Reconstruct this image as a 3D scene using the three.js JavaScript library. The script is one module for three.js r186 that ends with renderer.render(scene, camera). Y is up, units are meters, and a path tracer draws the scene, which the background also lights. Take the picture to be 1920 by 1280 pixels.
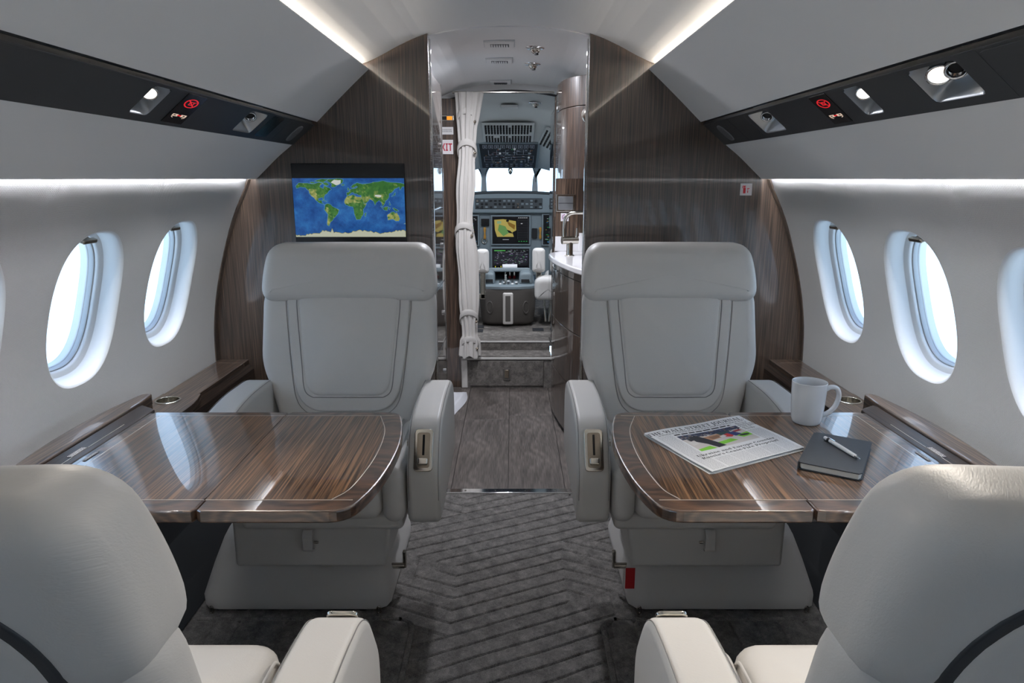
import * as THREE from 'three';
import { RoundedBoxGeometry } from 'three/addons/geometries/RoundedBoxGeometry.js';
import { mergeGeometries, mergeVertices } from 'three/addons/utils/BufferGeometryUtils.js';
import { RectAreaLightUniformsLib } from 'three/addons/lights/RectAreaLightUniformsLib.js';
RectAreaLightUniformsLib.init();

// ---------- camera, sky, exposure ----------
const scene = new THREE.Scene();
const renderer = new THREE.WebGLRenderer({ antialias: true });
renderer.toneMapping = THREE.LinearToneMapping;
renderer.toneMappingExposure = 0.98;
renderer.shadowMap.enabled = true;
const F = 1300, CAMX = 0.012, CAMH = 1.325, PITCH = Math.atan((640 - 335) / F);
const camera = new THREE.PerspectiveCamera(2 * Math.atan(640 / F) * 180 / Math.PI, 1.5, 0.02, 200);
camera.position.set(CAMX, CAMH, 0); camera.rotation.x = -PITCH; scene.add(camera);
// the sky outside: pale blue air with thin cloud
{
  const w = 256, h = 128, d = new Float32Array(w * h * 4);
  for (let j = 0; j < h; j++) for (let i = 0; i < w; i++) {
    const el = (j + .5) / h * Math.PI - Math.PI / 2, az = i / w * Math.PI * 2, k = (j * w + i) * 4;
    const t = Math.min(1, Math.max(0, el / 1.2)), c = .5 + .5 * Math.sin(az * 5 + Math.sin(el * 9) * 1.3) * Math.sin(el * 14 + Math.cos(az * 3));
    const b = 1 - t * .35, cl = c * .25 * (1 - t);
    d[k] = .46 * b + cl * .5; d[k + 1] = .69 * b + cl * .4; d[k + 2] = .96 * (1 - t * .2) + cl * .15; d[k + 3] = 1;
  }
  const sky = new THREE.DataTexture(d, w, h, THREE.RGBAFormat, THREE.FloatType);
  sky.mapping = THREE.EquirectangularReflectionMapping; sky.magFilter = THREE.LinearFilter; sky.minFilter = THREE.LinearFilter; sky.wrapS = THREE.RepeatWrapping; sky.needsUpdate = true;
  scene.background = sky;
  scene.backgroundIntensity = 3.1;
}
const POWER = { cove: 60, wash: 135, galley: 850, cockpit: 300, reading: 1.6 };   // lamp strengths; cockpit drives the added fill lights

// ---------- small helpers ----------
let seed = 7; const rnd = () => (seed = (seed * 16807) % 2147483647) / 2147483647;
const C = Math.cos(PITCH), S = Math.sin(PITCH);
const ray = (px, py) => { const x = (px - 960) / F, y = -(py - 640) / F; return [x, y * C - S, -(C + y * S)]; };
const onY = (px, py, Y) => { const r = ray(px, py), t = (Y - CAMH) / r[1]; return [CAMX + r[0] * t, Y, r[2] * t]; };
const onD = (px, py, D) => { const r = ray(px, py), t = -D / r[2]; return [CAMX + r[0] * t, CAMH + r[1] * t, -D]; };
const used = {};
const numbered = (n) => { used[n] = (used[n] ?? -1) + 1; return used[n] ? `${n}_${String(used[n]).padStart(3, '0')}` : n; };
function shade(m) { m.castShadow = true; m.receiveShadow = true; return m; }
function part(name, geo, mat, parent, label) { const m = shade(new THREE.Mesh(geo, mat)); m.name = name; if (label) m.userData.label = label; parent.add(m); return m; }
function thing(name, label, category, pos = [0, 0, 0], turn = 0, group) {
  const o = new THREE.Group(); o.name = numbered(name); o.position.set(...pos); o.rotation.y = turn; o.userData = { label, category };
  if (group) o.userData.group = group; scene.add(o); return o;
}
function structure(name, geo, mat, label, category) {
  const m = shade(new THREE.Mesh(geo, mat)); m.name = name; m.userData = { kind: 'structure', label, category }; scene.add(m); return m;
}
function structGroup(name, label, category) { const g = new THREE.Group(); g.name = name; g.userData = { kind: 'structure', label, category }; scene.add(g); return g; }
const move = (g, x, y, z) => { g.translate(x, y, z); return g; };
const box = (x0, x1, y0, y1, z0, z1, r = .003, seg = 2) => {
  const w = x1 - x0, h = y1 - y0, d = z1 - z0; r = Math.min(r, w * .49, h * .49, d * .49);
  return move(new RoundedBoxGeometry(w, h, d, seg, r), (x0 + x1) / 2, (y0 + y1) / 2, (z0 + z1) / 2);
};
const merge = (list) => mergeGeometries(list.map((g) => { const n = g.index ? g.toNonIndexed() : g; for (const k of Object.keys(n.attributes)) if (!['position', 'normal', 'uv'].includes(k)) n.deleteAttribute(k); return n; }));
const cyl = (r0, r1, h, n = 24) => new THREE.CylinderGeometry(r0, r1, h, n);
const lathe = (pts, n = 40) => new THREE.LatheGeometry(pts.map((p) => new THREE.Vector2(p[0], p[1])), n);
const tube = (pts, r, n = 40, k = 8, closed = false) => new THREE.TubeGeometry(new THREE.CatmullRomCurve3(pts.map((p) => new THREE.Vector3(...p)), closed, 'catmullrom', .5), n, r, k, closed);
// uv in metres, one plane per face; grain axis runs along v
function uvm(geo, grain = 'y') {
  const g = geo.index ? geo.toNonIndexed() : geo, p = g.attributes.position, uv = new Float32Array(p.count * 2);
  const a = new THREE.Vector3(), b = new THREE.Vector3(), c = new THREE.Vector3(), ax = { x: 0, y: 1, z: 2 }[grain];
  for (let i = 0; i < p.count; i += 3) {
    a.fromBufferAttribute(p, i); b.fromBufferAttribute(p, i + 1); c.fromBufferAttribute(p, i + 2);
    const n = b.clone().sub(a).cross(c.clone().sub(a)).toArray().map(Math.abs);
    let k = n[0] > n[1] ? (n[0] > n[2] ? 0 : 2) : (n[1] > n[2] ? 1 : 2);
    const rest = [0, 1, 2].filter((q) => q !== k), v = rest.includes(ax) ? ax : rest[1], u = rest.find((q) => q !== v);
    [a, b, c].forEach((q, j) => { const e = q.toArray(); uv[(i + j) * 2] = e[u]; uv[(i + j) * 2 + 1] = e[v]; });
  }
  g.setAttribute('uv', new THREE.BufferAttribute(uv, 2)); return g;
}
// rounded polygon outline [[x, y, radius], ...] resampled to n points, counter-clockwise
function roundPoly(pts, n = 96) {
  const out = [], m = pts.length;
  for (let i = 0; i < m; i++) {
    const [x, y, r = 0] = pts[i], [ax, ay] = pts[(i + m - 1) % m], [bx, by] = pts[(i + 1) % m];
    const la = Math.hypot(ax - x, ay - y), lb = Math.hypot(bx - x, by - y), q = Math.min(r, la * .49, lb * .49);
    const p0 = [x + (ax - x) / la * q, y + (ay - y) / la * q], p1 = [x + (bx - x) / lb * q, y + (by - y) / lb * q];
    for (let k = 0; k <= 10; k++) { const t = k / 10, e = .62, w0 = (1 - t) ** 3, w1 = 3 * (1 - t) ** 2 * t, w2 = 3 * (1 - t) * t * t, w3 = t ** 3;
      const c0 = [p0[0] + (x - p0[0]) * e, p0[1] + (y - p0[1]) * e], c1 = [p1[0] + (x - p1[0]) * e, p1[1] + (y - p1[1]) * e];
      out.push([p0[0] * w0 + c0[0] * w1 + c1[0] * w2 + p1[0] * w3, p0[1] * w0 + c0[1] * w1 + c1[1] * w2 + p1[1] * w3]); }
  }
  let area = 0; for (let i = 0; i < out.length; i++) { const a = out[i], b = out[(i + 1) % out.length]; area += a[0] * b[1] - b[0] * a[1]; }
  if (area < 0) out.reverse();
  const L = [0]; for (let i = 0; i < out.length; i++) { const a = out[i], b = out[(i + 1) % out.length]; L.push(L[i] + Math.hypot(b[0] - a[0], b[1] - a[1])); }
  const res = []; let j = 0;
  for (let i = 0; i < n; i++) { const s = i / n * L[out.length]; while (L[j + 1] < s) j++; const a = out[j], b = out[(j + 1) % out.length], t = (s - L[j]) / Math.max(1e-9, L[j + 1] - L[j]); res.push([a[0] + (b[0] - a[0]) * t, a[1] + (b[1] - a[1]) * t]); }
  return res;
}
const superOutline = (a, b, e, n = 96) => Array.from({ length: n }, (_, i) => { const t = i / n * Math.PI * 2, c = Math.cos(t), s = Math.sin(t); return [a * Math.sign(c) * Math.abs(c) ** (2 / e), b * Math.sign(s) * Math.abs(s) ** (2 / e)]; });
// upholstered slab: outline in x-y, thickness along z, rounded edges, domed face; bend() moves every vertex
function pad(outline, { d, r = .02, rb = r, bulge = 0, bulgeBack = 0, rings = 7, bend } = {}) {
  const N = outline.length, pos = [], idx = [];
  let cx = 0, cy = 0; for (const p of outline) { cx += p[0] / N; cy += p[1] / N; }
  const nrm = outline.map((p, i) => { const a = outline[(i + N - 1) % N], b = outline[(i + 1) % N], l = Math.hypot(b[0] - a[0], b[1] - a[1]) || 1; return [(b[1] - a[1]) / l, -(b[0] - a[0]) / l]; });
  const put = (x, y, z) => { const q = bend ? bend(x, y, z) : [x, y, z]; pos.push(q[0], q[1], q[2]); };
  const ringsList = [];
  const ring = (f) => { const s = pos.length / 3; outline.forEach((p, i) => { const q = f(p, nrm[i]); put(q[0], q[1], q[2]); }); ringsList.push(s); };
  put(cx, cy, d / 2 + bulge);
  for (let k = 1; k <= rings; k++) { const t = k / rings; ring((p, n) => [cx + (p[0] - n[0] * r - cx) * t, cy + (p[1] - n[1] * r - cy) * t, d / 2 + bulge * (1 - t * t)]); }
  for (let k = 1; k <= 5; k++) { const a = k / 5 * Math.PI / 2; ring((p, n) => [p[0] - n[0] * r * (1 - Math.sin(a)), p[1] - n[1] * r * (1 - Math.sin(a)), d / 2 - r + r * Math.cos(a)]); }
  for (let k = 0; k <= 5; k++) { const a = k / 5 * Math.PI / 2; ring((p, n) => [p[0] - n[0] * rb * (1 - Math.cos(a)), p[1] - n[1] * rb * (1 - Math.cos(a)), -d / 2 + rb - rb * Math.sin(a)]); }
  for (let k = rings - 1; k >= 1; k--) { const t = k / rings; ring((p, n) => [cx + (p[0] - n[0] * rb - cx) * t, cy + (p[1] - n[1] * rb - cy) * t, -d / 2 - bulgeBack * (1 - t * t)]); }
  put(cx, cy, -d / 2 - bulgeBack); const last = pos.length / 3 - 1;
  for (let i = 0; i < N; i++) {
    const j = (i + 1) % N; idx.push(0, ringsList[0] + i, ringsList[0] + j);
    for (let k = 0; k < ringsList.length - 1; k++) { const a = ringsList[k], b = ringsList[k + 1]; idx.push(a + i, b + i, b + j, a + i, b + j, a + j); }
    const e = ringsList[ringsList.length - 1]; idx.push(e + i, last, e + j);
  }
  const g = new THREE.BufferGeometry(); g.setAttribute('position', new THREE.Float32BufferAttribute(pos, 3)); g.setIndex(idx); g.computeVertexNormals();
  const uv = new Float32Array(pos.length / 3 * 2); for (let i = 0; i < pos.length / 3; i++) { uv[2 * i] = pos[3 * i] + pos[3 * i + 2] * .6; uv[2 * i + 1] = pos[3 * i + 1] + pos[3 * i + 2] * .3; }
  g.setAttribute('uv', new THREE.BufferAttribute(uv, 2)); return g;
}
const shapeOf = (pts) => new THREE.Shape(pts.map((p) => new THREE.Vector2(p[0], p[1])));
const extrude = (pts, depth, bevel = 0, holes = []) => { const s = shapeOf(pts); for (const h of holes) s.holes.push(new THREE.Path(h.map((p) => new THREE.Vector2(p[0], p[1]))));
  return new THREE.ExtrudeGeometry(s, { depth, bevelEnabled: bevel > 0, bevelThickness: bevel, bevelSize: bevel, bevelOffset: -bevel, bevelSegments: 3, curveSegments: 24 }); };
// sheet swept along z from a profile of [x, y] points (with thickness given as an offset along the profile's left normal)
function sweepZ(profile, z0, z1, thick = 0, nz = 1) {
  const P = profile, N = P.length, pos = [], idx = [], uv = []; let len = 0;
  const nr = P.map((p, i) => { const a = P[Math.max(0, i - 1)], b = P[Math.min(N - 1, i + 1)], l = Math.hypot(b[0] - a[0], b[1] - a[1]); return [-(b[1] - a[1]) / l, (b[0] - a[0]) / l]; });
  const loop = thick ? [...P.map((p) => p), ...P.map((p, i) => [p[0] + nr[i][0] * thick, p[1] + nr[i][1] * thick]).reverse()] : P;
  const M = loop.length, Lp = [0]; for (let i = 1; i < M; i++) Lp.push(Lp[i - 1] + Math.hypot(loop[i][0] - loop[i - 1][0], loop[i][1] - loop[i - 1][1]));
  for (let k = 0; k <= nz; k++) { const z = z0 + (z1 - z0) * k / nz; loop.forEach((p, i) => { pos.push(p[0], p[1], z); uv.push(z, Lp[i]); }); }
  for (let k = 0; k < nz; k++) for (let i = 0; i < (thick ? M : M - 1); i++) { const j = (i + 1) % M, a = k * M + i, b = k * M + j; idx.push(a, b, b + M, a, b + M, a + M); }
  let g = new THREE.BufferGeometry(); g.setAttribute('position', new THREE.Float32BufferAttribute(pos, 3)); g.setAttribute('uv', new THREE.Float32BufferAttribute(uv, 2)); g.setIndex(idx);
  if (thick) { const cap = new THREE.ShapeGeometry(shapeOf(loop)); const list = [g]; for (const z of [z0, z1]) { const c = cap.clone(); c.translate(0, 0, z); c.deleteAttribute('normal'); list.push(c); } g = mergeGeometries(list.map((q) => q.toNonIndexed())); g = mergeVertices(g, 1e-5); g = g.toNonIndexed(); g.computeVertexNormals(); return g; }
  g.computeVertexNormals(); return g;
}
const curvePts = (pts, n) => new THREE.CatmullRomCurve3(pts.map((p) => new THREE.Vector3(p[0], p[1], 0)), false, 'catmullrom', .5).getPoints(n).map((v) => [v.x, v.y]);
const mirrorX = (pts) => pts.map((p) => [-p[0], ...p.slice(1)]);

// ---------- textures ----------
const hash = (x, y, s) => { let h = (x * 374761393 + y * 668265263 + s * 982451653) | 0; h = Math.imul(h ^ (h >>> 13), 1274126177); return ((h ^ (h >>> 16)) >>> 0) / 4294967295; };
function pn(x, y, px, py, s) {   // periodic value noise
  const xi = Math.floor(x), yi = Math.floor(y), fx = x - xi, fy = y - yi, u = fx * fx * (3 - 2 * fx), v = fy * fy * (3 - 2 * fy);
  const m = (a, b) => ((a % b) + b) % b, h = (i, j) => hash(m(xi + i, px), m(yi + j, py), s);
  return (h(0, 0) * (1 - u) + h(1, 0) * u) * (1 - v) + (h(0, 1) * (1 - u) + h(1, 1) * u) * v;
}
function dataTex(n, fn, metres, srgb = true, m = n) {
  const d = new Uint8Array(n * m * 4);
  for (let j = 0; j < m; j++) for (let i = 0; i < n; i++) { const c = fn(i / n, j / m), k = (j * n + i) * 4; for (let q = 0; q < 3; q++) d[k + q] = Math.max(0, Math.min(255, (Array.isArray(c) ? c[q] : c) * 255)); d[k + 3] = 255; }
  const t = new THREE.DataTexture(d, n, m); t.wrapS = t.wrapT = THREE.RepeatWrapping; t.magFilter = THREE.LinearFilter; t.minFilter = THREE.LinearMipmapLinearFilter; t.generateMipmaps = true;
  if (srgb) t.colorSpace = THREE.SRGBColorSpace; if (metres) t.repeat.set(1 / metres, 1 / metres); t.needsUpdate = true; return t;
}
const mix3 = (a, b, t) => [a[0] + (b[0] - a[0]) * t, a[1] + (b[1] - a[1]) * t, a[2] + (b[2] - a[2]) * t];
const canvasTex = (w, h, draw) => { const c = document.createElement('canvas'); c.width = w; c.height = h; const x = c.getContext('2d'); draw(x, w, h); const t = new THREE.CanvasTexture(c); t.colorSpace = THREE.SRGBColorSpace; return t; };
const veneer = (dark, light, s) => dataTex(1024, (u, v) => {
  const wob = pn(u * 8, v * 2, 8, 2, s) * .01;
  const f = pn((u + wob) * 230, v * 7, 230, 7, s + 1), m = pn((u + wob) * 90, v * 5, 90, 5, s + 2), b = pn(u * 14, v * 2, 14, 2, s + 3), p = pn((u + wob) * 420, v * 5, 420, 5, s + 4);
  let t = .36 * f + .1 * m + .1 * b + .5 * p; t = (t - .3) / .46; return mix3(dark, light, Math.max(0, Math.min(1, t)));
}, .62);
const T = {};
T.bulkhead = veneer([.165, .13, .108], [.35, .285, .235], 11);
T.table = veneer([.205, .14, .09], [.57, .425, .295], 31);
T.ledge = veneer([.17, .13, .105], [.42, .335, .27], 51);
T.border = dataTex(512, (u, v) => { const w = pn(u * 4, v * 3, 4, 3, 71) * 3.4 + pn(u * 10, v * 4, 10, 4, 72) * .7; const q = .5 + .5 * Math.sin((u * 6 + w) * 2 * Math.PI * 1.0), f = pn(u * 160, v * 20, 160, 20, 73); return mix3([.15, .10, .075], [.46, .34, .255], Math.min(1, q * .6 + f * .45)); }, .3);
T.plank = dataTex(512, (u, v) => { const w = pn(u * 3, v * 3, 3, 3, 81) * 2.6; const q = .5 + .5 * Math.sin((u * 7 + w) * 2 * Math.PI), f = pn(u * 140, v * 12, 140, 12, 82), p = pn(u * 8, v * 3, 8, 3, 83); return mix3([.27, .25, .235], [.52, .485, .46], Math.min(1, q * .2 + f * .5 + p * .3)); }, .5);
T.weave = dataTex(512, (u, v) => { const x = u * 64, y = v * 64, a = Math.sin(x * Math.PI * 2), b = Math.sin((y + (Math.floor(x * 2) % 2) * .5) * Math.PI * 2); return .5 + .25 * a * .5 + .3 * b + .1 * (pn(u * 128, v * 128, 128, 128, 91) - .5); }, .26, false);
T.leather = dataTex(512, (u, v) => .5 + .28 * (pn(u * 110, v * 110, 110, 110, 95) - .5) + .3 * (pn(u * 220, v * 220, 220, 220, 96) - .5), .16, false);
T.pile = dataTex(512, (u, v) => { const a = pn(u * 256, v * 256, 256, 256, 97), b = pn(u * 14, v * 14, 14, 14, 98), c = pn(u * 40, v * 40, 40, 40, 99); const t = .62 + (a - .5) * .22 + (b - .5) * .16 + (c - .5) * .12; return [t, t * .985, t * .965]; }, .35);
T.pileBump = dataTex(512, (u, v) => pn(u * 256, v * 256, 256, 256, 97), .35, false);
T.brush = dataTex(256, (u, v) => .4 + .3 * pn(u * 4, v * 128, 4, 128, 101), .1, false);

// ---------- materials ----------
const std = (o) => new THREE.MeshStandardMaterial(o), phys = (o) => new THREE.MeshPhysicalMaterial(o);
const col = (r, g, b) => new THREE.Color().setRGB(r, g, b);
const M = {
  leather: phys({ color: col(.64, .62, .59), roughness: .46, bumpMap: T.leather, bumpScale: .00025, specularIntensity: .7 }),
  leatherSeam: std({ color: col(.25, .24, .23), roughness: .7 }),
  piping: std({ color: col(.045, .047, .052), roughness: .4 }),
  shell: std({ color: col(.80, .80, .79), roughness: .62 }),
  ceiling: std({ color: col(.82, .82, .81), roughness: .7 }),
  fabric: std({ color: col(.64, .635, .62), roughness: .85, bumpMap: T.weave, bumpScale: .0011 }),
  reveal: std({ color: col(.80, .815, .82), roughness: .42 }),
  gasket: std({ color: col(.55, .58, .60), roughness: .5 }),
  charcoal: std({ color: col(.035, .036, .039), roughness: .5 }),
  charcoalSoft: std({ color: col(.05, .053, .058), roughness: .75 }),
  black: std({ color: col(.008, .008, .009), roughness: .25 }),
  blackMatte: std({ color: col(.012, .012, .013), roughness: .8 }),
  veneer: phys({ map: T.bulkhead, roughness: .28, ior: 1.7, clearcoat: 1, clearcoatRoughness: .03 }),
  table: phys({ map: T.table, roughness: .28, ior: 1.6, clearcoat: 1, clearcoatRoughness: .012 }),
  border: phys({ map: T.border, roughness: .28, ior: 1.85, clearcoat: 1, clearcoatRoughness: .015 }),
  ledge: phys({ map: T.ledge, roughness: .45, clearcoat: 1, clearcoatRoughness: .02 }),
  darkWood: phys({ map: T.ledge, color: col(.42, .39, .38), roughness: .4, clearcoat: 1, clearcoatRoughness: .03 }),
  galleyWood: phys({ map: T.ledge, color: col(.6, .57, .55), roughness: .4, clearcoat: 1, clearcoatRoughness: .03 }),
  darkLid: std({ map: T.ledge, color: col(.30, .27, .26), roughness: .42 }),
  nosing: std({ color: col(.50, .48, .45), roughness: .4 }),
  inlay: std({ color: col(.62, .56, .48), roughness: .3, metalness: .6 }),
  chrome: std({ color: col(.80, .80, .80), roughness: .08, metalness: 1 }),
  nickel: std({ color: col(.62, .59, .53), roughness: .28, metalness: 1, roughnessMap: T.brush }),
  bronze: std({ color: col(.42, .36, .29), roughness: .3, metalness: 1 }),
  tray: std({ color: col(.42, .44, .46), roughness: .3, metalness: .8 }),
  plank: phys({ map: T.plank, roughness: .42, clearcoat: .25, clearcoatRoughness: .2 }),
  carpet: std({ map: T.pile, color: col(.50, .485, .47), roughness: 1, bumpMap: T.pileBump, bumpScale: .0008 }),
  cord: std({ map: T.pile, color: col(.50, .485, .47), roughness: 1, bumpMap: T.pileBump, bumpScale: .0008 }),
  stepCarpet: std({ map: T.pile, color: col(.5, .47, .44), roughness: 1, bumpMap: T.pileBump, bumpScale: .0008 }),
  glass: phys({ color: 0xffffff, transmission: 1, thickness: 0, roughness: 0, ior: 1.3 }),
  mug: phys({ color: col(.82, .83, .84), roughness: .18, clearcoat: .6, clearcoatRoughness: .05 }),
  white: std({ color: col(.8, .8, .8), roughness: .5 }),
  paper: std({ color: col(.78, .78, .77), roughness: .85 }),
  cover: std({ color: col(.035, .04, .047), roughness: .55, bumpMap: T.leather, bumpScale: .0003 }),
  pages: std({ color: col(.72, .71, .66), roughness: .9 }),
  red: std({ color: col(.45, .012, .015), roughness: .6 }),
  counter: phys({ color: col(.80, .79, .80), roughness: .15, clearcoat: .5 }),
  linen: std({ color: col(.66, .63, .59), roughness: .9 }),
  cockpitGrey: std({ color: col(.20, .245, .265), roughness: .55 }),
  cockpitDark: std({ color: col(.05, .06, .066), roughness: .6 }),
  cockpitLining: std({ color: col(.52, .55, .55), roughness: .7 }),
  taupe: std({ color: col(.105, .095, .085), roughness: .6 }),
  lampGlow: std({ color: 0xffffff, emissive: 0xfff6ea, emissiveIntensity: 1.6 }),
  amber: std({ color: col(.5, .25, .05), emissive: 0xff9a20, emissiveIntensity: .8 }),
  mesh: std({ color: col(.2, .205, .21), roughness: .6 }),
};
const printed = (t, o = {}) => std({ map: t, roughness: .6, ...o });
const glowing = (t, k = 1) => std({ color: 0x050505, roughness: .2, emissive: 0xffffff, emissiveMap: t, emissiveIntensity: k });
function lampStrip(parent, len, wid, pos, target, color, intensity) {   // RectAreaLight along z at pos shining to target
  const l = new THREE.RectAreaLight(color, intensity, wid, len); l.position.set(...pos); l.name = 'strip_light';
  const d = new THREE.Vector3(...target).sub(l.position).normalize();   // the light shines along its own -z; its height runs along the cabin
  const zA = d.clone().negate(), yA = new THREE.Vector3(0, 0, 1), xA = yA.clone().cross(zA).normalize();
  l.quaternion.setFromRotationMatrix(new THREE.Matrix4().makeBasis(xA, yA, zA)); parent.add(l); return l;
}

// ---------- the cabin shell ----------
const ZB = -2.77, ZA = 4.6;                       // forward bulkhead, aft wall
const VX = [0, .15, .302, .40, .48, .526, .58, .66, .72], VYS = [1.883, 1.877, 1.852, 1.814, 1.774, 1.753, 1.737, 1.73, 1.728];
const vaultY = (x0) => { const x = Math.min(.719, Math.abs(x0)); let i = 0; while (x > VX[i + 1]) i++; const n = VX.length - 1, g = (k) => Math.max(0, Math.min(n, k)), m = (k) => k === 0 ? 0 : (VYS[g(k + 1)] - VYS[g(k - 1)]) / (VX[g(k + 1)] - VX[g(k - 1)]), h = VX[i + 1] - VX[i], t = (x - VX[i]) / h;
  return VYS[i] * (2 * t ** 3 - 3 * t * t + 1) + m(i) * h * (t ** 3 - 2 * t * t + t) + VYS[i + 1] * (3 * t * t - 2 * t ** 3) + m(i + 1) * h * (t ** 3 - t * t); };
const galleyY = (x) => 1.879 - .26 * x * x - 1.0 * x ** 4;
// half-width of the sidewall as a function of height
const WY = [.30, .50, .60, .765, .93, 1.12, 1.213, 1.319, 1.40], WX = [1.17, 1.196, 1.2, 1.19, 1.158, 1.1, 1.062, 1.009, .998];
function wallX(y) {
  let i = 0; while (i < WY.length - 2 && y > WY[i + 1]) i++;
  const g = (k) => Math.max(0, Math.min(WY.length - 1, k)), h = WY[i + 1] - WY[i], t = (y - WY[i]) / h;
  const m = (k) => (WX[g(k + 1)] - WX[g(k - 1)]) / (WY[g(k + 1)] - WY[g(k - 1)]);
  return WX[i] * (2 * t ** 3 - 3 * t * t + 1) + m(i) * h * (t ** 3 - 2 * t * t + t) + WX[i + 1] * (-2 * t ** 3 + 3 * t * t) + m(i + 1) * h * (t ** 3 - t * t);
}
const wallN = (y) => { const e = .004, dx = (wallX(y + e) - wallX(y - e)) / (2 * e), l = Math.hypot(1, dx); return [1 / l, -dx / l]; };   // outward normal (x, y) of the right wall
const WIN = { yc: .978, a: .148, b: .199, e: 2.55, n: 96 };
function wallSide(sx, first, step, count) {
  const wallGeos = [], skin = [], y0 = .36, y1 = 1.385, zs = Array.from({ length: count }, (_, k) => first + step * k);
  const at = (z, y, depth) => { const n = wallN(Math.min(1.35, y)); return [sx * (wallX(y) + n[0] * depth), y + n[1] * depth, z]; };
  const out = superOutline(WIN.a, WIN.b, WIN.e, WIN.n), N = WIN.n;
  const build = (rings) => { // rings: arrays of N points [x, y, z, u, v]
    const pos = [], uv = [], idx = []; rings.forEach((r) => r.forEach((p) => { pos.push(p[0], p[1], p[2]); uv.push(p[3], p[4]); }));
    for (let k = 0; k < rings.length - 1; k++) for (let i = 0; i < N; i++) { const j = (i + 1) % N, a = k * N, b = a + N; sx > 0 ? idx.push(a + i, b + j, b + i, a + i, a + j, b + j) : idx.push(a + i, b + i, b + j, a + i, b + j, a + j); }
    const g = new THREE.BufferGeometry(); g.setAttribute('position', new THREE.Float32BufferAttribute(pos, 3)); g.setAttribute('uv', new THREE.Float32BufferAttribute(uv, 2)); g.setIndex(idx); g.computeVertexNormals(); return g;
  };
  zs.forEach((zc, k) => {
    const za = k ? zc - step / 2 : ZB - .03, zb = k < count - 1 ? zc + step / 2 : ZA;
    const edge = out.map(([a, b]) => { const fx = a > 0 ? (zb - zc) / a : a < 0 ? (za - zc) / a : 1e9, fy = b > 0 ? (y1 - WIN.yc) / b : b < 0 ? (y0 - WIN.yc) / b : 1e9, f = Math.min(fx, fy); return [a * f, b * f]; });
    // pull the nearest samples into the cell's corners so that cells close against each other
    for (const [cz, cy] of [[za, y0], [zb, y0], [za, y1], [zb, y1]]) { let bi = 0, bd = 9; edge.forEach((p, i) => { const d = Math.hypot(p[0] + zc - cz, p[1] + WIN.yc - cy); if (d < bd) { bd = d; bi = i; } }); edge[bi] = [cz - zc, cy - WIN.yc]; }
    const P = (q, depth) => { const w = at(zc + q[0], WIN.yc + q[1], depth); return [w[0], w[1], w[2], zc + q[0], WIN.yc + q[1]]; };
    const lip = out.map((p) => [p[0] * 1.085, p[1] * 1.065]), rings = [];
    for (let t = 0; t <= 8; t++) rings.push(edge.map((p, i) => P([p[0] + (lip[i][0] - p[0]) * t / 8, p[1] + (lip[i][1] - p[1]) * t / 8], 0)));
    wallGeos.push(build(rings));
    const w = structGroup(`window_${sx < 0 ? k + 1 : k + 1 + count}`, `oval cabin window, number ${k + 1} from the veneer bulkhead on the ${sx < 0 ? 'map screen' : 'mug and newspaper'} side`, 'window');
    const sc = (s, depth) => out.map((p) => P([p[0] - Math.sign(p[0]) * 0 - p[0] * (1 - s), p[1] * (1 - (1 - s) * .78)], depth));
    part('reveal', build([sc(1.085, 0), sc(1.06, .0015), sc(1.035, .006), sc(1.015, .013), sc(1.0, .020), sc(.988, .030), sc(.972, .040), sc(.955, .047)]), M.reveal, w, 'white rounded window reveal');
    part('inner_frame', build([sc(.96, .046), sc(.925, .049), sc(.89, .053), sc(.875, .056), sc(.868, .060), sc(.865, .066)]), M.reveal, w);
    part('seal', build([sc(.867, .065), sc(.855, .063), sc(.845, .065), sc(.838, .069), sc(.835, .078)]), M.gasket, w, 'grey window seal');
    part('outer_frame', build([sc(.838, .077), sc(.822, .078), sc(.815, .082), sc(.812, .099)]), M.reveal, w);
    const pane = build([sc(.838, .074), sc(.4, .074), sc(.001, .074)]); part('pane', pane, M.glass, w, 'clear window pane');
    // shade pull at the top of the opening
    const n = wallN(1.165), tx = sx * (wallX(1.168) + n[0] * .035), ty = 1.168;
    const pull = new RoundedBoxGeometry(.016, .012, .062, 3, .004); pull.rotateZ(sx * .35); part('shade_pull', move(pull, tx, ty - .004, zc), M.bronze, w, 'polished shade pull');
    const blade = new RoundedBoxGeometry(.03, .005, .05, 2, .002); blade.rotateZ(sx * .55); part('shade_edge', move(blade, tx + sx * .016, ty + .004, zc), M.bronze, w);
    // outer skin of the hull round the opening
    const os = []; const sk = out.map((p) => [p[0] * .812, p[1] * .853]); for (const t of [0, .5, 1]) os.push(edge.map((p, i) => P([p[0] + (sk[i][0] - p[0]) * t, p[1] + (sk[i][1] - p[1]) * t], .097))); skin.push(build(os));
  });
  const name = sx < 0 ? 'left' : 'right';
  const w = structGroup(`wall_${name}`, 'off-white woven fabric sidewall with oval windows', 'wall');
  part('sidewall_panel', merge(wallGeos), M.fabric, w); part('hull_skin', merge(skin), M.shell, w);
}
wallSide(-1, -2.335, .48, 14);
wallSide(1, -2.39, .49, 14);
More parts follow.
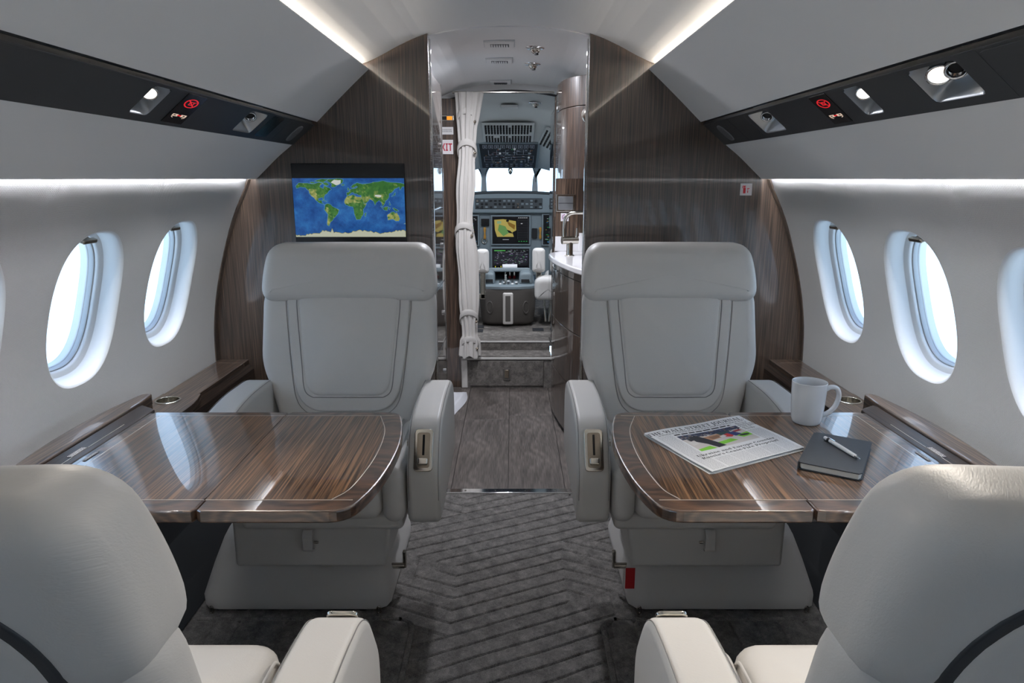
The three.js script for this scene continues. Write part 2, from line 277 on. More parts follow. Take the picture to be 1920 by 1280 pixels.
// hull above and below the windows keeps daylight out
for (const s of [-1, 1]) {
  const up = [[1.19, 1.33], [1.14, 1.45], [1.0, 1.65], [.8, 1.82], [.5, 1.96], [0, 2.02]].map((p) => [p[0] * s, p[1]]);
  structure(`trim_hull_${s < 0 ? 'left' : 'right'}`, sweepZ(up, -2.9, ZA + .05, .02), M.shell, 'upper hull behind the cabin lining', 'hull');
  const low = [[1.40, .40], [1.36, .2], [1.25, -.08], [0, -.08]].map((p) => [p[0] * s, p[1]]);
  structure(`trim_keel_${s < 0 ? 'left' : 'right'}`, sweepZ(low, -2.9, ZA + .05, .02), M.shell, 'lower hull under the cabin floor', 'hull');
}
// ceiling vault, running on over the galley
{
  const pr = []; for (let i = 0; i <= 48; i++) { const x = -.70 + 1.4 * i / 48; pr.push([x, vaultY(x)]); }
  structure('ceiling', sweepZ(pr, -2.80, ZA, .012), M.ceiling, 'smooth white vaulted cabin ceiling', 'ceiling');
  const pg = []; for (let i = 0; i <= 48; i++) { const x = -.98 + 1.96 * i / 48; pg.push([x, Math.abs(x) < .6 ? galleyY(x) : galleyY(.6) - (Math.abs(x) - .6) * .75]); }
  structure('ceiling_galley', sweepZ(pg, -4.40, -2.80, .012), M.ceiling, 'white vaulted ceiling over the galley and entry', 'ceiling');
}
// valances: upper panel, service strip plane, lower panel
const PSU = { a: [.735, 1.532], b: [.832, 1.451] };
for (const s of [-1, 1]) {
  const nm = s < 0 ? 'left' : 'right', f = (p) => p.map((q) => [q[0] * s, q[1]]);
  const upper = curvePts([[.526, 1.726], [.585, 1.674], [.66, 1.605], [.733, 1.536]], 20);
  const g1 = sweepZ(f([[.535, 1.731], [.529, 1.730], ...upper, [.738, 1.545]]), ZB, ZA, s * .008);
  structure(`trim_upper_valance_${nm}`, g1, M.shell, `smooth white upper overhead panel on the side of the ${s < 0 ? 'map screen' : 'mug and newspaper'}`, 'panel');
  const lower = curvePts([[.834, 1.452], [.89, 1.408], [.945, 1.358], [.982, 1.324]], 16);
  const g2 = sweepZ(f([[.826, 1.462], ...lower]), ZB, ZA, s * .005);
  structure(`trim_lower_valance_${nm}`, g2, M.shell, `smooth white lower overhead panel above the windows on the side of the ${s < 0 ? 'map screen' : 'mug and newspaper'}`, 'panel');
  // ceiling cove light: glowing strip behind the upper panel's edge, and its light
  const cove = thing('cove_light', `hidden linear ceiling cove light on the ${s < 0 ? 'map screen' : 'mug and newspaper'} side`, 'light');
  const L = ZA - ZB - .06, zc = (ZA + ZB) / 2;
  part('housing', uvm(box(s > 0 ? .583 : -.625, s > 0 ? .625 : -.583, 1.682, 1.692, ZB + .03, ZA - .03)), M.white, cove);
  part('led_strip', box(s > 0 ? .594 : -.610, s > 0 ? .610 : -.594, 1.6922, 1.6945, ZB + .03, ZA - .03, .001, 1), M.lampGlow, cove, 'glowing warm white strip');
  lampStrip(cove, L, .016, [s * .600, 1.699, zc], [s * .545, 1.738, zc], 0xfff1e2, POWER.cove);
  const wash = thing('wall_wash_light', `linear light washing the window wall on the side of the ${s < 0 ? 'map screen' : 'mug and newspaper'}`, 'light');
  part('housing', box(s > 0 ? .972 : -.996, s > 0 ? .996 : -.972, 1.372, 1.378, ZB + .03, ZA - .03), M.white, wash);
  part('led_strip', box(s > 0 ? .980 : -.992, s > 0 ? .992 : -.980, 1.3700, 1.372, ZB + .03, ZA - .03, .0008, 1), M.lampGlow, wash, 'glowing cool white strip');
  lampStrip(wash, L, .012, [s * .987, 1.366, zc], [s * 1.03, 1.28, zc], 0xf4f7ff, POWER.wash);
}
// bulkhead wings with the doorway between them
const JX = .302;
for (const s of [-1, 1]) {
  const o = []; o.push([JX, 0]); o.push([JX, vaultY(JX)]);
  for (const x of [.36, .42, .48, .53, .58, .64]) o.push([x, vaultY(x) + .001]);
  o.push([.70, 1.69], [.78, 1.60], [.88, 1.49], [1.0, 1.37]);
  for (const y of [1.319, 1.25, 1.18, 1.1, 1.0, .9, .8, .7, .6, .5, .4, .3]) o.push([wallX(y) + .002, y]);
  o.push([1.08, .05], [1.06, 0]);
  const g = extrude(o.map((p) => [p[0] * s, p[1]]), .045, .004); g.translate(0, 0, ZB - .049);
  structure(`wall_bulkhead_${s < 0 ? 'left' : 'right'}`, g, M.veneer, s < 0 ? 'glossy dark veneer bulkhead panel carrying the map screen' : 'glossy dark veneer bulkhead panel with the small red placard', 'wall');
  // curved edge band where the bulkhead meets the fabric wall
  const band = []; for (const y of [.60, .7, .8, .9, 1.0, 1.1, 1.2, 1.29, 1.322]) band.push([s * (wallX(y) - .004), y]);
  structure(`trim_bulkhead_edge_${s < 0 ? 'left' : 'right'}`, uvm(sweepZ(band, ZB - .002, ZB + .028, s * -.006)), M.veneer, `veneer edge band along the curved wall beside the ${s < 0 ? 'map screen bulkhead' : 'placard bulkhead'}`, 'trim');
  structure(`trim_door_jamb_${s < 0 ? 'left' : 'right'}`, box(s > 0 ? JX - .006 : -JX - .004, s > 0 ? JX + .004 : -JX + .006, .01, vaultY(JX) - .012, ZB - .05, ZB - .036), M.chrome, 'slim polished metal edge of the doorway', 'trim');
}
// aft wall behind the camera, with the veneer door
{
  const o = [[-1.06, 0], [1.06, 0]]; for (const y of [.3, .5, .7, .9, 1.1, 1.3]) o.push([wallX(y), y]); o.push([.83, 1.453], [.53, 1.73], [.3, 1.855], [0, 1.885], [-.3, 1.855], [-.53, 1.73], [-.83, 1.453]); for (const y of [1.3, 1.1, .9, .7, .5, .3]) o.push([-wallX(y), y]);
  const g = extrude(o, .04); g.translate(0, 0, ZA); structure('wall_aft', g, M.veneer, 'veneer wall at the aft end of the cabin', 'wall');
}
// lower sidewalls (dado) and the wood ledge under the windows
for (const s of [-1, 1]) {
  const nm = s < 0 ? 'left' : 'right', side = s < 0 ? 'map screen' : 'mug and newspaper', f = (p) => p.map((q) => [q[0] * s, q[1]]);
  structure(`trim_dado_${nm}`, sweepZ(f([[1.066, .47], [1.07, .38], [1.06, .22], [1.02, .08], [.99, 0]]), ZB, ZA, s * -.012), M.charcoalSoft, `charcoal lower side panel under the ledge on the side of the ${side}`, 'panel');
  const led = thing('side_ledge', `dark glossy wood ledge under the windows on the side of the ${side}`, 'ledge');
  const seg = [[ZB, -2.715], [-2.712, -2.30]];
  for (const [a, b] of seg) part('ledge_top', uvm(box(s > 0 ? 1.074 : -1.195, s > 0 ? 1.195 : -1.074, .575, .60, a, b, .003), 'z'), M.ledge, led);
  // ledge end holding the cup well
  const hole = superOutline(.036, .036, 2, 40).map((p) => [p[0] + 1.140 * s, p[1] + 2.215]);
  const top = extrude(roundPoly([[1.066 * s, 2.297, .004], [1.195 * s, 2.297, .002], [1.195 * s, 1.95, .002], [1.035 * s, 1.95, .004], [1.040 * s, 2.20, .05]], 72), .02, .002, [hole]); top.rotateX(-Math.PI / 2); top.translate(0, .580, 0);
  part('ledge_end', uvm(top, 'z'), M.ledge, led);
  const cup = lathe([[.0, -.075], [.031, -.075], [.034, -.07], [.0345, .0], [.040, .0015], [.0405, .004], [.036, .006], [.0345, .004], [.033, -.065], [0, -.068]]); cup.translate(1.140 * s, .600, -2.215); part('cup_well', cup, M.nickel, led, 'round brushed metal cup well');
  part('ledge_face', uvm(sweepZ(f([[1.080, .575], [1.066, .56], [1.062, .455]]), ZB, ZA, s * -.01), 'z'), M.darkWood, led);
  part('ledge_top', uvm(box(s > 0 ? 1.08 : -1.194, s > 0 ? 1.194 : -1.08, .575, .598, -1.948, ZA, .003), 'z'), M.ledge, led);
}
// ---------- floor: carved carpet ----------
const SP = .0588, d25 = [-.423, .906];
function level(x, f) {   // carved hexagon pattern; f is the distance forward
  const A = [-.18, 2.196], B = [.19, 1.981], P = 12 * SP / .906;
  const hex = (qx, qf, out) => { const n1 = qx * -.423 + qf * .906, n2 = qx * .423 + qf * .906; return out < 0 ? Math.max(n1, -n2, -qx * .8) : Math.max(-n1, n2, qx * .8); };
  const best = (c, out) => { let b = 9; for (let j = -4; j <= 4; j++) b = Math.min(b, hex(x - c[0], f - c[1] - j * P, out)); return b; };
  if (x < A[0]) return best(A, -1); if (x > B[0]) return best(B, 1) + 6 * SP;
  return Math.abs((x - A[0]) * -.423 + (f - A[1]) * .906);
}
function carvedCarpet(x0, x1, z0, z1, cell, yTop, shift, clip) {
  const nx = Math.round((x1 - x0) / cell), nz = Math.round((z1 - z0) / cell), pos = [], uv = [], cl = [], idx = [];
  for (let j = 0; j <= nz; j++) for (let i = 0; i <= nx; i++) {
    const x = x0 + (x1 - x0) * i / nx, z = z0 + (z1 - z0) * j / nz;
    const wx = x + (pn(x * 9, z * 9, 4096, 4096, 5) - .5) * .006, wz = z + (pn(x * 9, z * 9, 4096, 4096, 6) - .5) * .006;
    const l = level(wx + shift[0], -wz + shift[1]) / SP, fr = l - Math.floor(l), dl = Math.min(fr, 1 - fr) * SP;
    const g = Math.max(0, 1 - dl / .0055), edge = clip ? clip(x, z) : 1;
    pos.push(x, yTop - .008 * g * g * (3 - 2 * g) - (1 - edge) * .02 + (pn(x * 60, z * 60, 4096, 4096, 8) - .5) * .0012, z); uv.push(x, z);
    if (i < nx && j < nz) { const a = j * (nx + 1) + i; idx.push(a, a + nx + 1, a + 1, a + 1, a + nx + 1, a + nx + 2); }
  }
  const g = new THREE.BufferGeometry(); g.setAttribute('position', new THREE.Float32BufferAttribute(pos, 3)); g.setAttribute('uv', new THREE.Float32BufferAttribute(uv, 2)); g.setIndex(idx); g.computeVertexNormals(); return g;
}
{
  const fl = structGroup('floor', 'taupe carpet floor carved with nested hexagon lines', 'floor');
  part('carpet', carvedCarpet(-.62, .62, ZB + .004, -1.2, .0042, .0, [0, 0]), M.carpet, fl);
  const plain = (a, b, c, d) => { const g = carvedCarpet(a, b, c, d, .02, 0, [0, 0]); return g; };
  part('carpet_border', merge([plain(-1.1, -.62, ZB + .004, -1.2), plain(.62, 1.1, ZB + .004, -1.2), plain(-1.1, 1.1, -1.2, ZA)]), M.cord, fl);
  part('subfloor', box(-1.2, 1.2, -.06, -.02, ZB, ZA), M.charcoal, fl);
  for (const s of [-1, 1]) {
    const mat = thing('floor_mat', `carved carpet mat with bound edge behind the ${s < 0 ? 'bare table' : 'table with newspaper'}`, 'mat');
    const xa = .288, xb = .95, za = -1.875, zb = -.30, R = .05;
    const clip = (x, z) => { const ax = Math.abs(x), dx = Math.max(0, xa + R - ax), dz = Math.max(0, za + R - z); const d = dx > 0 && dz > 0 ? R - Math.hypot(dx, dz) : Math.min(ax - xa, z - za); return Math.max(0, Math.min(1, d / .006)); };
    const g = carvedCarpet(s > 0 ? xa - .004 : -xb, s > 0 ? xb : -xa + .004, za - .004, -1.15, .0045, .012, [s < 0 ? -.02 : .1, s < 0 ? .17 : .1], clip);
    part('mat_pile', g, M.carpet, mat);
    const c = [[xb, za], [xa + R + .1, za], [xa + R, za]]; for (let k = 1; k < 8; k++) { const a = k / 8 * Math.PI / 2; c.push([xa + R - Math.sin(a) * R, za + R - Math.cos(a) * R]); } c.push([xa, za + R], [xa, za + R + .2], [xa, -1.3], [xa, -1.15]);
    part('bound_edge', uvm(tube(c.map((p) => [p[0] * s, .008, p[1]]), .009, 140, 10)), M.cord, mat, 'rounded bound edge');
  }
}
// threshold and galley floor planks
{
  const t = structGroup('trim_threshold', 'polished metal threshold strip between carpet and wood floor', 'trim');
  part('strip', box(-.316, .316, -.004, .007, ZB - .035, ZB + .004, .003), M.chrome, t);
  for (const x of [-.19, -.06, .07, .2]) { const g = cyl(.004, .004, .003, 16); part('screw', move(g, x, .0075, ZB - .016), M.nickel, t); }
  const f = structGroup('floor_galley', 'grey brown wood plank floor of the galley aisle', 'floor');
  part('bed', box(-1.0, 1.0, -.06, -.006, -4.6, ZB - .03), M.blackMatte, f);
  const xs = [-1.0, -.75, -.5, -.255, -.005, .245, .49, .74, 1.0];
  for (let i = 0; i < 8; i++) { let za = ZB - .036; let zz = [-3.5 - rnd() * .3, -4.34]; for (const zb of zz) { const g = box(xs[i] + .0008, xs[i + 1] - .0008, -.006, .002, zb + .0008, za - .0008, .0012, 1); g.translate(rnd() * .0, 0, 0); const h = uvm(g, 'z'); const o = rnd() * 3; const u = h.attributes.uv; for (let k = 0; k < u.count; k++) u.setXY(k, u.getX(k) + o, u.getY(k) + o * 1.7); part('plank', h, M.plank, f); za = zb; } }
}

// ---------- overhead service panels ----------
// local frame of a panel: x along the cabin, y up the slope, z into the cabin
function psuFrame(s) {
  const a = [PSU.a[0] * s, PSU.a[1]], b = [PSU.b[0] * s, PSU.b[1]], l = Math.hypot(a[0] - b[0], a[1] - b[1]);
  const Y = new THREE.Vector3((a[0] - b[0]) / l, (a[1] - b[1]) / l, 0), Z = new THREE.Vector3(-s * Y.y, -Math.abs(Y.x), 0), X = Y.clone().cross(Z);
  const m = new THREE.Matrix4().makeBasis(X, Y, Z).setPosition(b[0], b[1], 0), inv = m.clone().invert();
  const pick = (px, py) => { const r = new THREE.Vector3(...ray(px, py)), o = new THREE.Vector3(CAMX, CAMH, 0), p0 = new THREE.Vector3(b[0], b[1], 0), t = p0.sub(o).dot(Z) / r.dot(Z); const w = o.addScaledVector(r, t).applyMatrix4(inv); return [w.x, w.y]; };
  return { m, pick, l, dir: X.z };
}
const signTex = canvasTex(128, 320, (x) => {
  x.fillStyle = '#0b0a0c'; x.fillRect(0, 0, 128, 320); x.strokeStyle = '#e0242c'; x.lineWidth = 9; x.beginPath(); x.ellipse(64, 88, 40, 44, 0, 0, 7); x.stroke(); x.beginPath(); x.moveTo(36, 58); x.lineTo(92, 120); x.stroke();
  x.lineWidth = 7; x.strokeRect(52, 72, 26, 32); x.beginPath(); x.moveTo(78, 76); x.lineTo(92, 66); x.stroke();
  x.fillStyle = '#e8cdb8'; x.fillRect(18, 218, 38, 26); x.fillRect(74, 218, 38, 26); x.fillStyle = '#0b0a0c'; x.fillRect(26, 226, 16, 10); x.fillRect(88, 226, 14, 10); x.strokeStyle = '#e8cdb8'; x.lineWidth = 6; x.beginPath(); x.moveTo(20, 248); x.lineTo(34, 260); x.moveTo(110, 248); x.lineTo(94, 260); x.stroke(); x.fillStyle = '#e0242c'; x.fillRect(52, 224, 24, 14);
});
for (const s of [-1, 1]) {
  const fr = psuFrame(s), W = fr.l, side = s < 0 ? 'map screen' : 'mug and newspaper';
  const p = thing('service_panel', `charcoal overhead strip with lamps, air nozzles and red signs on the ${side} side`, 'panel');
  const bake = (g) => { g.applyMatrix4(fr.m); return g; };
  const spanX = (a, b) => [Math.min(a, b), Math.max(a, b)];
  // pixel quads on the strip: [upper-left..], taken as x range and y range in the strip's plane
  const rect = (pts, yl = .13, yh = .87) => { const q = pts.map((e) => fr.pick(...e)); const xs = q.map((e) => e[0]); const lo = q.filter((e) => e[1] < W / 2), hi = q.filter((e) => e[1] >= W / 2); const mean = (l, k) => l.reduce((a, e) => a + e[k], 0) / Math.max(1, l.length); return { x0: Math.min(...xs), x1: Math.max(...xs), y0: W * yl, y1: W * yh, q }; };
  const L = s < 0;
  const trays = L ? [[[283, 168], [315, 173], [270, 222], [238, 218]], [[465, 215], [500, 218], [463, 255], [430, 250]]] : [[[1403, 213], [1443, 212], [1472, 248], [1440, 253]], [[1577, 168], [1612, 163], [1656, 214], [1630, 221]], [[1699, 138], [1790, 113], [1856, 180], [1765, 199]]];
  const kinds = L ? ['lamp', 'air'] : ['air', 'lamp', 'both'];
  const zF = -ZB * (L ? 1 : -1), xlo = L ? -ZA : ZB, xhi = L ? -ZB : ZA;   // strip ends in local x
  const holes = [], rs = trays.map((t) => rect(t, .16, .84));
  for (const r of rs) holes.push(roundPoly([[r.x0, r.y0, .012], [r.x1, r.y0, .012], [r.x1, r.y1, .012], [r.x0, r.y1, .012]], 48));
  const plate = extrude([[xlo, .001], [xhi, .001], [xhi, W - .012], [xlo, W - .012]], .004, 0, holes); plate.translate(0, 0, -.004);
  part('strip', bake(plate), M.charcoal, p, 'charcoal strip');
  part('upper_flange', bake(box(xlo, xhi, W - .012, W + .008, -.03, -.018, .001, 1)), M.charcoal, p);
  part('upper_lip', bake(box(xlo, xhi, W - .0135, W - .0105, -.016, .001, .001, 1)), M.charcoal, p);
  part('back_plate', bake(box(xlo, xhi, 0, W, -.075, -.07, .001, 1)), M.blackMatte, p);
  rs.forEach((r, i) => {
    const o0 = holes[i], cx = (r.x0 + r.x1) / 2, cy = (r.y0 + r.y1) / 2, n = 48, pos = [], idx = [];
    [[1.0, -.001], [.97, -.006], [.86, -.03], [.74, -.055]].forEach(([k, z], q) => o0.forEach((e) => pos.push(cx + (e[0] - cx) * k, cy + (e[1] - cy) * (k * .5 + .5) + (q ? .004 * q : 0), z)));
    for (let k = 0; k < 3; k++) for (let j = 0; j < n; j++) { const a = k * n + j, b = k * n + (j + 1) % n; idx.push(a, b, b + n, a, b + n, a + n); }
    const bi = pos.length / 3; pos.push(cx, cy + .012, -.06); for (let j = 0; j < n; j++) idx.push(3 * n + j, 3 * n + (j + 1) % n, bi);
    const g = new THREE.BufferGeometry(); g.setAttribute('position', new THREE.Float32BufferAttribute(pos, 3)); g.setIndex(idx); g.computeVertexNormals(); g.setAttribute('uv', new THREE.Float32BufferAttribute(new Float32Array(pos.length / 3 * 2), 2));
    part('recess', bake(g), M.tray, p, 'satin metal recess');
    const w = r.x1 - r.x0, fwd = fr.dir > 0 ? 1 : -1;
    const eye = (x, y, lamp, R) => {   // swivelling eyeball, pointing down into the cabin
      const aim = new THREE.Quaternion().setFromUnitVectors(new THREE.Vector3(0, 1, 0), new THREE.Vector3(-s * .35, -.72, .6).normalize().applyMatrix4(new THREE.Matrix4().extractRotation(fr.m).transpose())), set = (g) => { g.applyQuaternion(aim); g.translate(x, y, -.022); return bake(g); };
      const barrel = lathe([[R * .6, -R * 1.1], [R * .98, -R * .9], [R, -R * .2], [R * .92, -R * .1], [R * .92, R * .5], [R * 1.02, R * .55], [R * 1.02, R * .95], [R * .9, R], [R * .78, R * .92], [R * .7, R * .2], [0, R * .15]], 36);
      const b = part(lamp ? 'reading_lamp' : 'air_nozzle', set(barrel), M.chrome, p, lamp ? 'lit chrome reading lamp' : 'chrome air nozzle');
      if (lamp) { const d = cyl(R * .74, R * .74, R * .1, 32); d.translate(0, R * .86, 0); part('lens', set(d), M.lampGlow, b, 'glowing white lens');
        const sp = new THREE.SpotLight(0xfff4e6, POWER.reading, 3, .75, .6, 2); const o = new THREE.Vector3(0, R * 1.25, 0).applyQuaternion(aim).add(new THREE.Vector3(x, y, -.022)).applyMatrix4(fr.m), t = new THREE.Vector3(0, 1, 0).applyQuaternion(aim).transformDirection(fr.m).add(o);
        sp.name = 'reading_light'; sp.position.copy(o); sp.castShadow = true; const tg = new THREE.Object3D(); tg.name = 'aim_point'; tg.position.copy(t); sp.target = tg; p.add(sp); p.add(tg); }
      else { const d = cyl(R * .6, R * .6, R * .3, 24); d.translate(0, R * .35, 0); part('nozzle_core', set(d), M.blackMatte, b); }
    };
    if (kinds[i] === 'both') { eye(cx - fwd * w * .13, cy + W * .14, true, .022); eye(cx + fwd * w * .2, cy + W * .14, false, .019); } else eye(cx, cy + W * .12, kinds[i] === 'lamp', .018);
  });
  const sg = rect(L ? [[345, 183], [379, 187], [335, 235], [302, 230]] : [[1519, 184], [1550, 178], [1594, 227], [1567, 232]]);
  const sx0 = sg.x0, sx1 = sg.x1;
  const board = part('lit_sign', bake(box(sx0, sx1, W * .1, W * .87, 0, .0025, .001, 1)), M.black, p, 'black sign with red symbols');
  const face = new THREE.PlaneGeometry(sx1 - sx0 - .004, W * .75); face.translate((sx0 + sx1) / 2, W * .485, .0028); part('sign_print', bake(face), glowing(signTex, .9), board);
  // loudspeaker grille and panel joints
  const spk = L ? [fr.pick(530, 250), fr.pick(572, 250)] : [fr.pick(1335, 246), fr.pick(1382, 246)], scx = (spk[0][0] + spk[1][0]) / 2, shw = .032;
  const grill = part('speaker_grille', bake((() => { const g = pad(superOutline(shw, W * .31, 2.6, 64), { d: .004, r: .0015, rings: 3 }); g.translate(scx, W * .45, .0008); return g; })()), M.mesh, p, 'oval speaker grille');
  const dots = []; for (let a = -6; a <= 6; a++) for (let b = -8; b <= 8; b++) { const X = a * .0046, Y = b * .0045; if ((X / shw) ** 2 + (Y / (W * .3)) ** 2 < .78) { const c = new THREE.CircleGeometry(.0013, 6); c.translate(scx + X, W * .45 + Y, .0031); dots.push(c); } }
  const dm = part('grille_hole', bake(merge(dots)), M.blackMatte, grill); dm.userData.kind = 'stuff';
  for (const [px, py] of L ? [[526, 245], [505, 240], [600, 200]].slice(0, 2) : [[1386, 245], [1418, 240], [1560, 190], [1872, 140]]) { const q = fr.pick(px, py); part('joint', bake(box(q[0] - .0006, q[0] + .0006, .004, W - .014, -.001, .0005, .0002, 1)), M.charcoal, p); }
  if (!L) { const q = fr.pick(1872, 140); part('blank_cover', bake(pad(roundPoly([[q[0] + .004, W * .12, .01], [q[0] + .2, W * .12, .01], [q[0] + .2, W * .86, .01], [q[0] + .004, W * .86, .01]], 48), { d: .003, r: .0012, rings: 2 })), M.charcoal, p); }
  else { const a = fr.pick(515, 240)[0], b = fr.pick(490, 240)[0]; part('blank_cover', bake(pad(roundPoly([[Math.min(a, b), W * .12, .004], [Math.max(a, b), W * .12, .004], [Math.max(a, b), W * .86, .004], [Math.min(a, b), W * .86, .004]], 32), { d: .002, r: .0008, rings: 2 })), M.black, p); }
}

// ---------- seats ----------
function makeSeat(a) {   // facing +z, aisle on the side of a * x
  const t = new THREE.Group(), D = 2.05;
  const tilt = .27, backZ = (y) => -.085 - (y - .60) * tilt;
  const lean = (z0) => (x, y, z) => { const curve = -.9 * Math.max(0, Math.abs(x) - .15) ** 2 * 0 + .35 * x * x * 0; return [x, y, backZ(y) + z0 + z + curve]; };
  // backrest body, lower bolsters narrowing to the seat
  const bodyO = roundPoly([[-.20, .47, .03], [.20, .47, .03], [.255, .655, .05], [.287, .735, .06], [.283, .985, .06], [-.283, .985, .06], [-.287, .735, .06], [-.255, .655, .05]], 128);
  const wrap = (z0, k) => (x, y, z) => [x, y, backZ(y) + z0 + z + k * x * x];
  part('backrest', pad(bodyO, { d: .09, r: .035, rb: .04, rings: 8, bend: wrap(-.045, .28) }), M.leather, t);
  // surround band and centre cushion of the backrest face
  const bandO = roundPoly([[-.155, .585, .09], [.155, .585, .09], [.185, .74, .2], [.205, .985, .04], [-.205, .985, .04], [-.185, .74, .2]], 112);
  part('back_band', pad(bandO, { d: .03, r: .007, rings: 6, bend: wrap(-.007, .28) }), M.leather, t);
  const cenO = roundPoly([[-.135, .632, .05], [.135, .632, .05], [.150, .74, .2], [.171, .985, .045], [-.171, .985, .045], [-.150, .74, .2]], 112);
  part('back_cushion', pad(cenO, { d: .04, r: .018, bulge: .016, rings: 8, bend: wrap(-.006, .28) }), M.leather, t);
  // headrest wrapping over the top
  const headO = roundPoly([[-.286, .932, .08], [.286, .932, .08], [.284, 1.03, .06], [.262, 1.118, .085], [-.262, 1.118, .085], [-.284, 1.03, .06]], 128);
  part('headrest', pad(headO, { d: .125, r: .045, rb: .04, bulge: .004, bulgeBack: 0, rings: 8, bend: wrap(-.032, .22) }), M.leather, t);
  // stitching along the headrest, following its front face
  const stitch = (pts, z, k, name, mat = M.leatherSeam, r = .0011) => { const g = tube(pts.map(([x, y]) => [x, y, backZ(y) + z + k * x * x]), r, 160, 5); return part(name, g, mat, t); };
  stitch([[-.205, .944], [-.203, .90], [-.188, .75], [-.172, .64], [-.145, .592], [-.10, .580], [.10, .580], [.145, .592], [.172, .64], [.188, .75], [.203, .90], [.205, .944]], .0012, .28, 'band_seam');
  stitch([[-.169, .944], [-.167, .90], [-.151, .74], [-.142, .66], [-.120, .635], [-.09, .632], [.09, .632], [.120, .635], [.142, .66], [.151, .74], [.167, .90], [.169, .944]], .0082, .28, 'cushion_seam', M.leatherSeam, .0016);
  // back shell seen from behind: dark gap and inner panel
  const rear = (z0) => (x, y, z) => [x, y, backZ(y) + z0 + z + .22 * x * x];
  const gapO = roundPoly([[-.205, .50, .02], [.205, .50, .02], [.243, .80, .3], [.238, 1.08, .13], [-.238, 1.08, .13], [-.243, .80, .3]], 160);
  part('rear_welt', pad(gapO, { d: .04, r: .003, rb: .003, rings: 10, bend: rear(-.0765) }), M.piping, t, 'charcoal welt');
  const inO = roundPoly([[-.196, .50, .02], [.196, .50, .02], [.235, .80, .3], [.230, 1.072, .125], [-.230, 1.072, .125], [-.235, .80, .3]], 160);
  part('rear_panel', pad(inO, { d: .05, r: .010, bulgeBack: .008, rings: 10, bend: rear(-.0765) }), M.leather, t);
  // seat cushion with three sewn channels
  const cushG = (x0, x1, y, z1, d, b) => { const g = pad(roundPoly([[x0, -z1, .05], [x1, -z1, .05], [x1, .14, .02], [x0, .14, .02]], 88), { d, r: .036, bulge: b, rings: 7 }); g.rotateX(-Math.PI / 2); g.translate(0, y, 0); return g; };
  part('seat_cushion', cushG(-.178, .178, .484, .338, .16, .014), M.leather, t);
  for (const s of [-1, 1]) { part('seat_bolster', cushG(Math.min(s * .176, s * .242), Math.max(s * .176, s * .242), .478, .335, .165, .003), M.leather, t);
    part('piping', tube([[s * .178, .563, -.08], [s * .178, .563, .1], [s * .178, .561, .25], [s * .178, .552, .285], [s * .178, .52, .298], [s * .178, .44, .30]], .003, 60, 6), M.leather, t); }
  part('seat_pan', box(-.23, .23, .36, .42, -.2, .30, .02, 3), M.leather, t);
  // armrests
  const armO = (z) => roundPoly([[-.17, .42, .03], [.333, .395, .03], [.335, .545, .03], [.262, .668, .055], [.10, .693, .2], [-.17, .688, .1]].map((p) => [p[0], p[1], p[2]]), 112);
  for (const s of [-1, 1]) {
    const g = pad(armO(), { d: .092, r: .016, rings: 6 }); g.rotateY(-Math.PI / 2); g.translate(s * .293, 0, 0);
    // pad() runs in x-y; turned so that its x runs along +z
    const arm = part('armrest', g, M.leather, t);
    for (const e of [-1, 1]) part('arm_seam', tube(armO().filter((q) => q[1] > .46 && q[0] > -.1).sort((p, q) => Math.atan2(p[1] - .45, p[0] + .0) - Math.atan2(q[1] - .45, q[0] + .0)).map((q) => [s * .293 + e * .0405, q[1] - .0015, q[0] - (q[1] < .7 ? .0035 : 0)]), .0009, 120, 5), M.leatherSeam, arm);
    if (s === a) {   // control plate let into the sloping front of the aisle arm
      const plateC = [s * .293, .6028, .2995], ang = -.536;
      const put = (q, dx, dy, dz) => { q.translate(dx, dy, dz); q.rotateX(ang); q.translate(...plateC); return q; };
      const plate = pad(roundPoly([[-.026, -.058, .011], [.026, -.058, .011], [.026, .058, .011], [-.026, .058, .011]], 64), { d: .008, r: .003, rings: 2 });
      const cp = part('control_plate', put(plate, 0, 0, .003), M.nickel, t, 'brushed metal control plate');
      part('control_recess', put(pad(roundPoly([[-.018, -.048, .007], [.018, -.048, .007], [.018, .048, .007], [-.018, .048, .007]], 48), { d: .003, r: .001, rings: 2 }), 0, 0, .0065), M.bronze, cp);
      part('control_slot', put(box(-.003, .003, -.018, .038, -.001, .001, .0008, 1), 0, .004, .0085), M.blackMatte, cp);
      part('control_lever', put(box(-.014, .014, -.042, -.022, 0, .016, .005, 3), 0, 0, .006), M.nickel, cp);
    }
  }
  part('recline_button', box(a * .243 - .008, a * .243 + .008, .585, .60, .20, .225, .002), M.nickel, t);
  // drawer box under the cushion, with a strap pull
  const off = -a * .055;
  part('drawer', (() => { const g = box(off - .222, off + .222, .215, .372, -.22, .245, .012, 3), p = g.attributes.position; for (let i = 0; i < p.count; i++) { const y = p.getY(i), x = p.getX(i), k = (y - .215) / .157; p.setX(i, x + (x - off > 0 === a > 0 ? a * .018 * k : 0)); } g.computeVertexNormals(); return g; })(), M.leather, t);
  const dr = t.children[t.children.length - 1];
  const strap = extrude(roundPoly([[0, -.033, .004], [.020, -.030, .01], [.022, .02, .012], [.008, .034, .012], [0, .034, .002], [0, .031, .001], [.016, .018, .008], [.015, -.026, .006], [0, -.029, .001]], 80), .026, .001); strap.rotateY(-Math.PI / 2); strap.translate(off + .013, .305, .245); part('strap_pull', strap, M.leather, dr, 'leather strap pull');
  { const b = cyl(.004, .004, .012, 12); b.rotateZ(Math.PI / 2); part('strap_stud', move(b, off + a * .022, .300, .252), M.nickel, dr); }
  // skirted base, wider towards the floor
  const bo = -a * .145, sect = [[.008, .290, .145], [.014, .295, .150], [.05, .297, .148], [.14, .270, .112], [.21, .245, .082], [.235, .232, .07], [.243, .21, .05]];
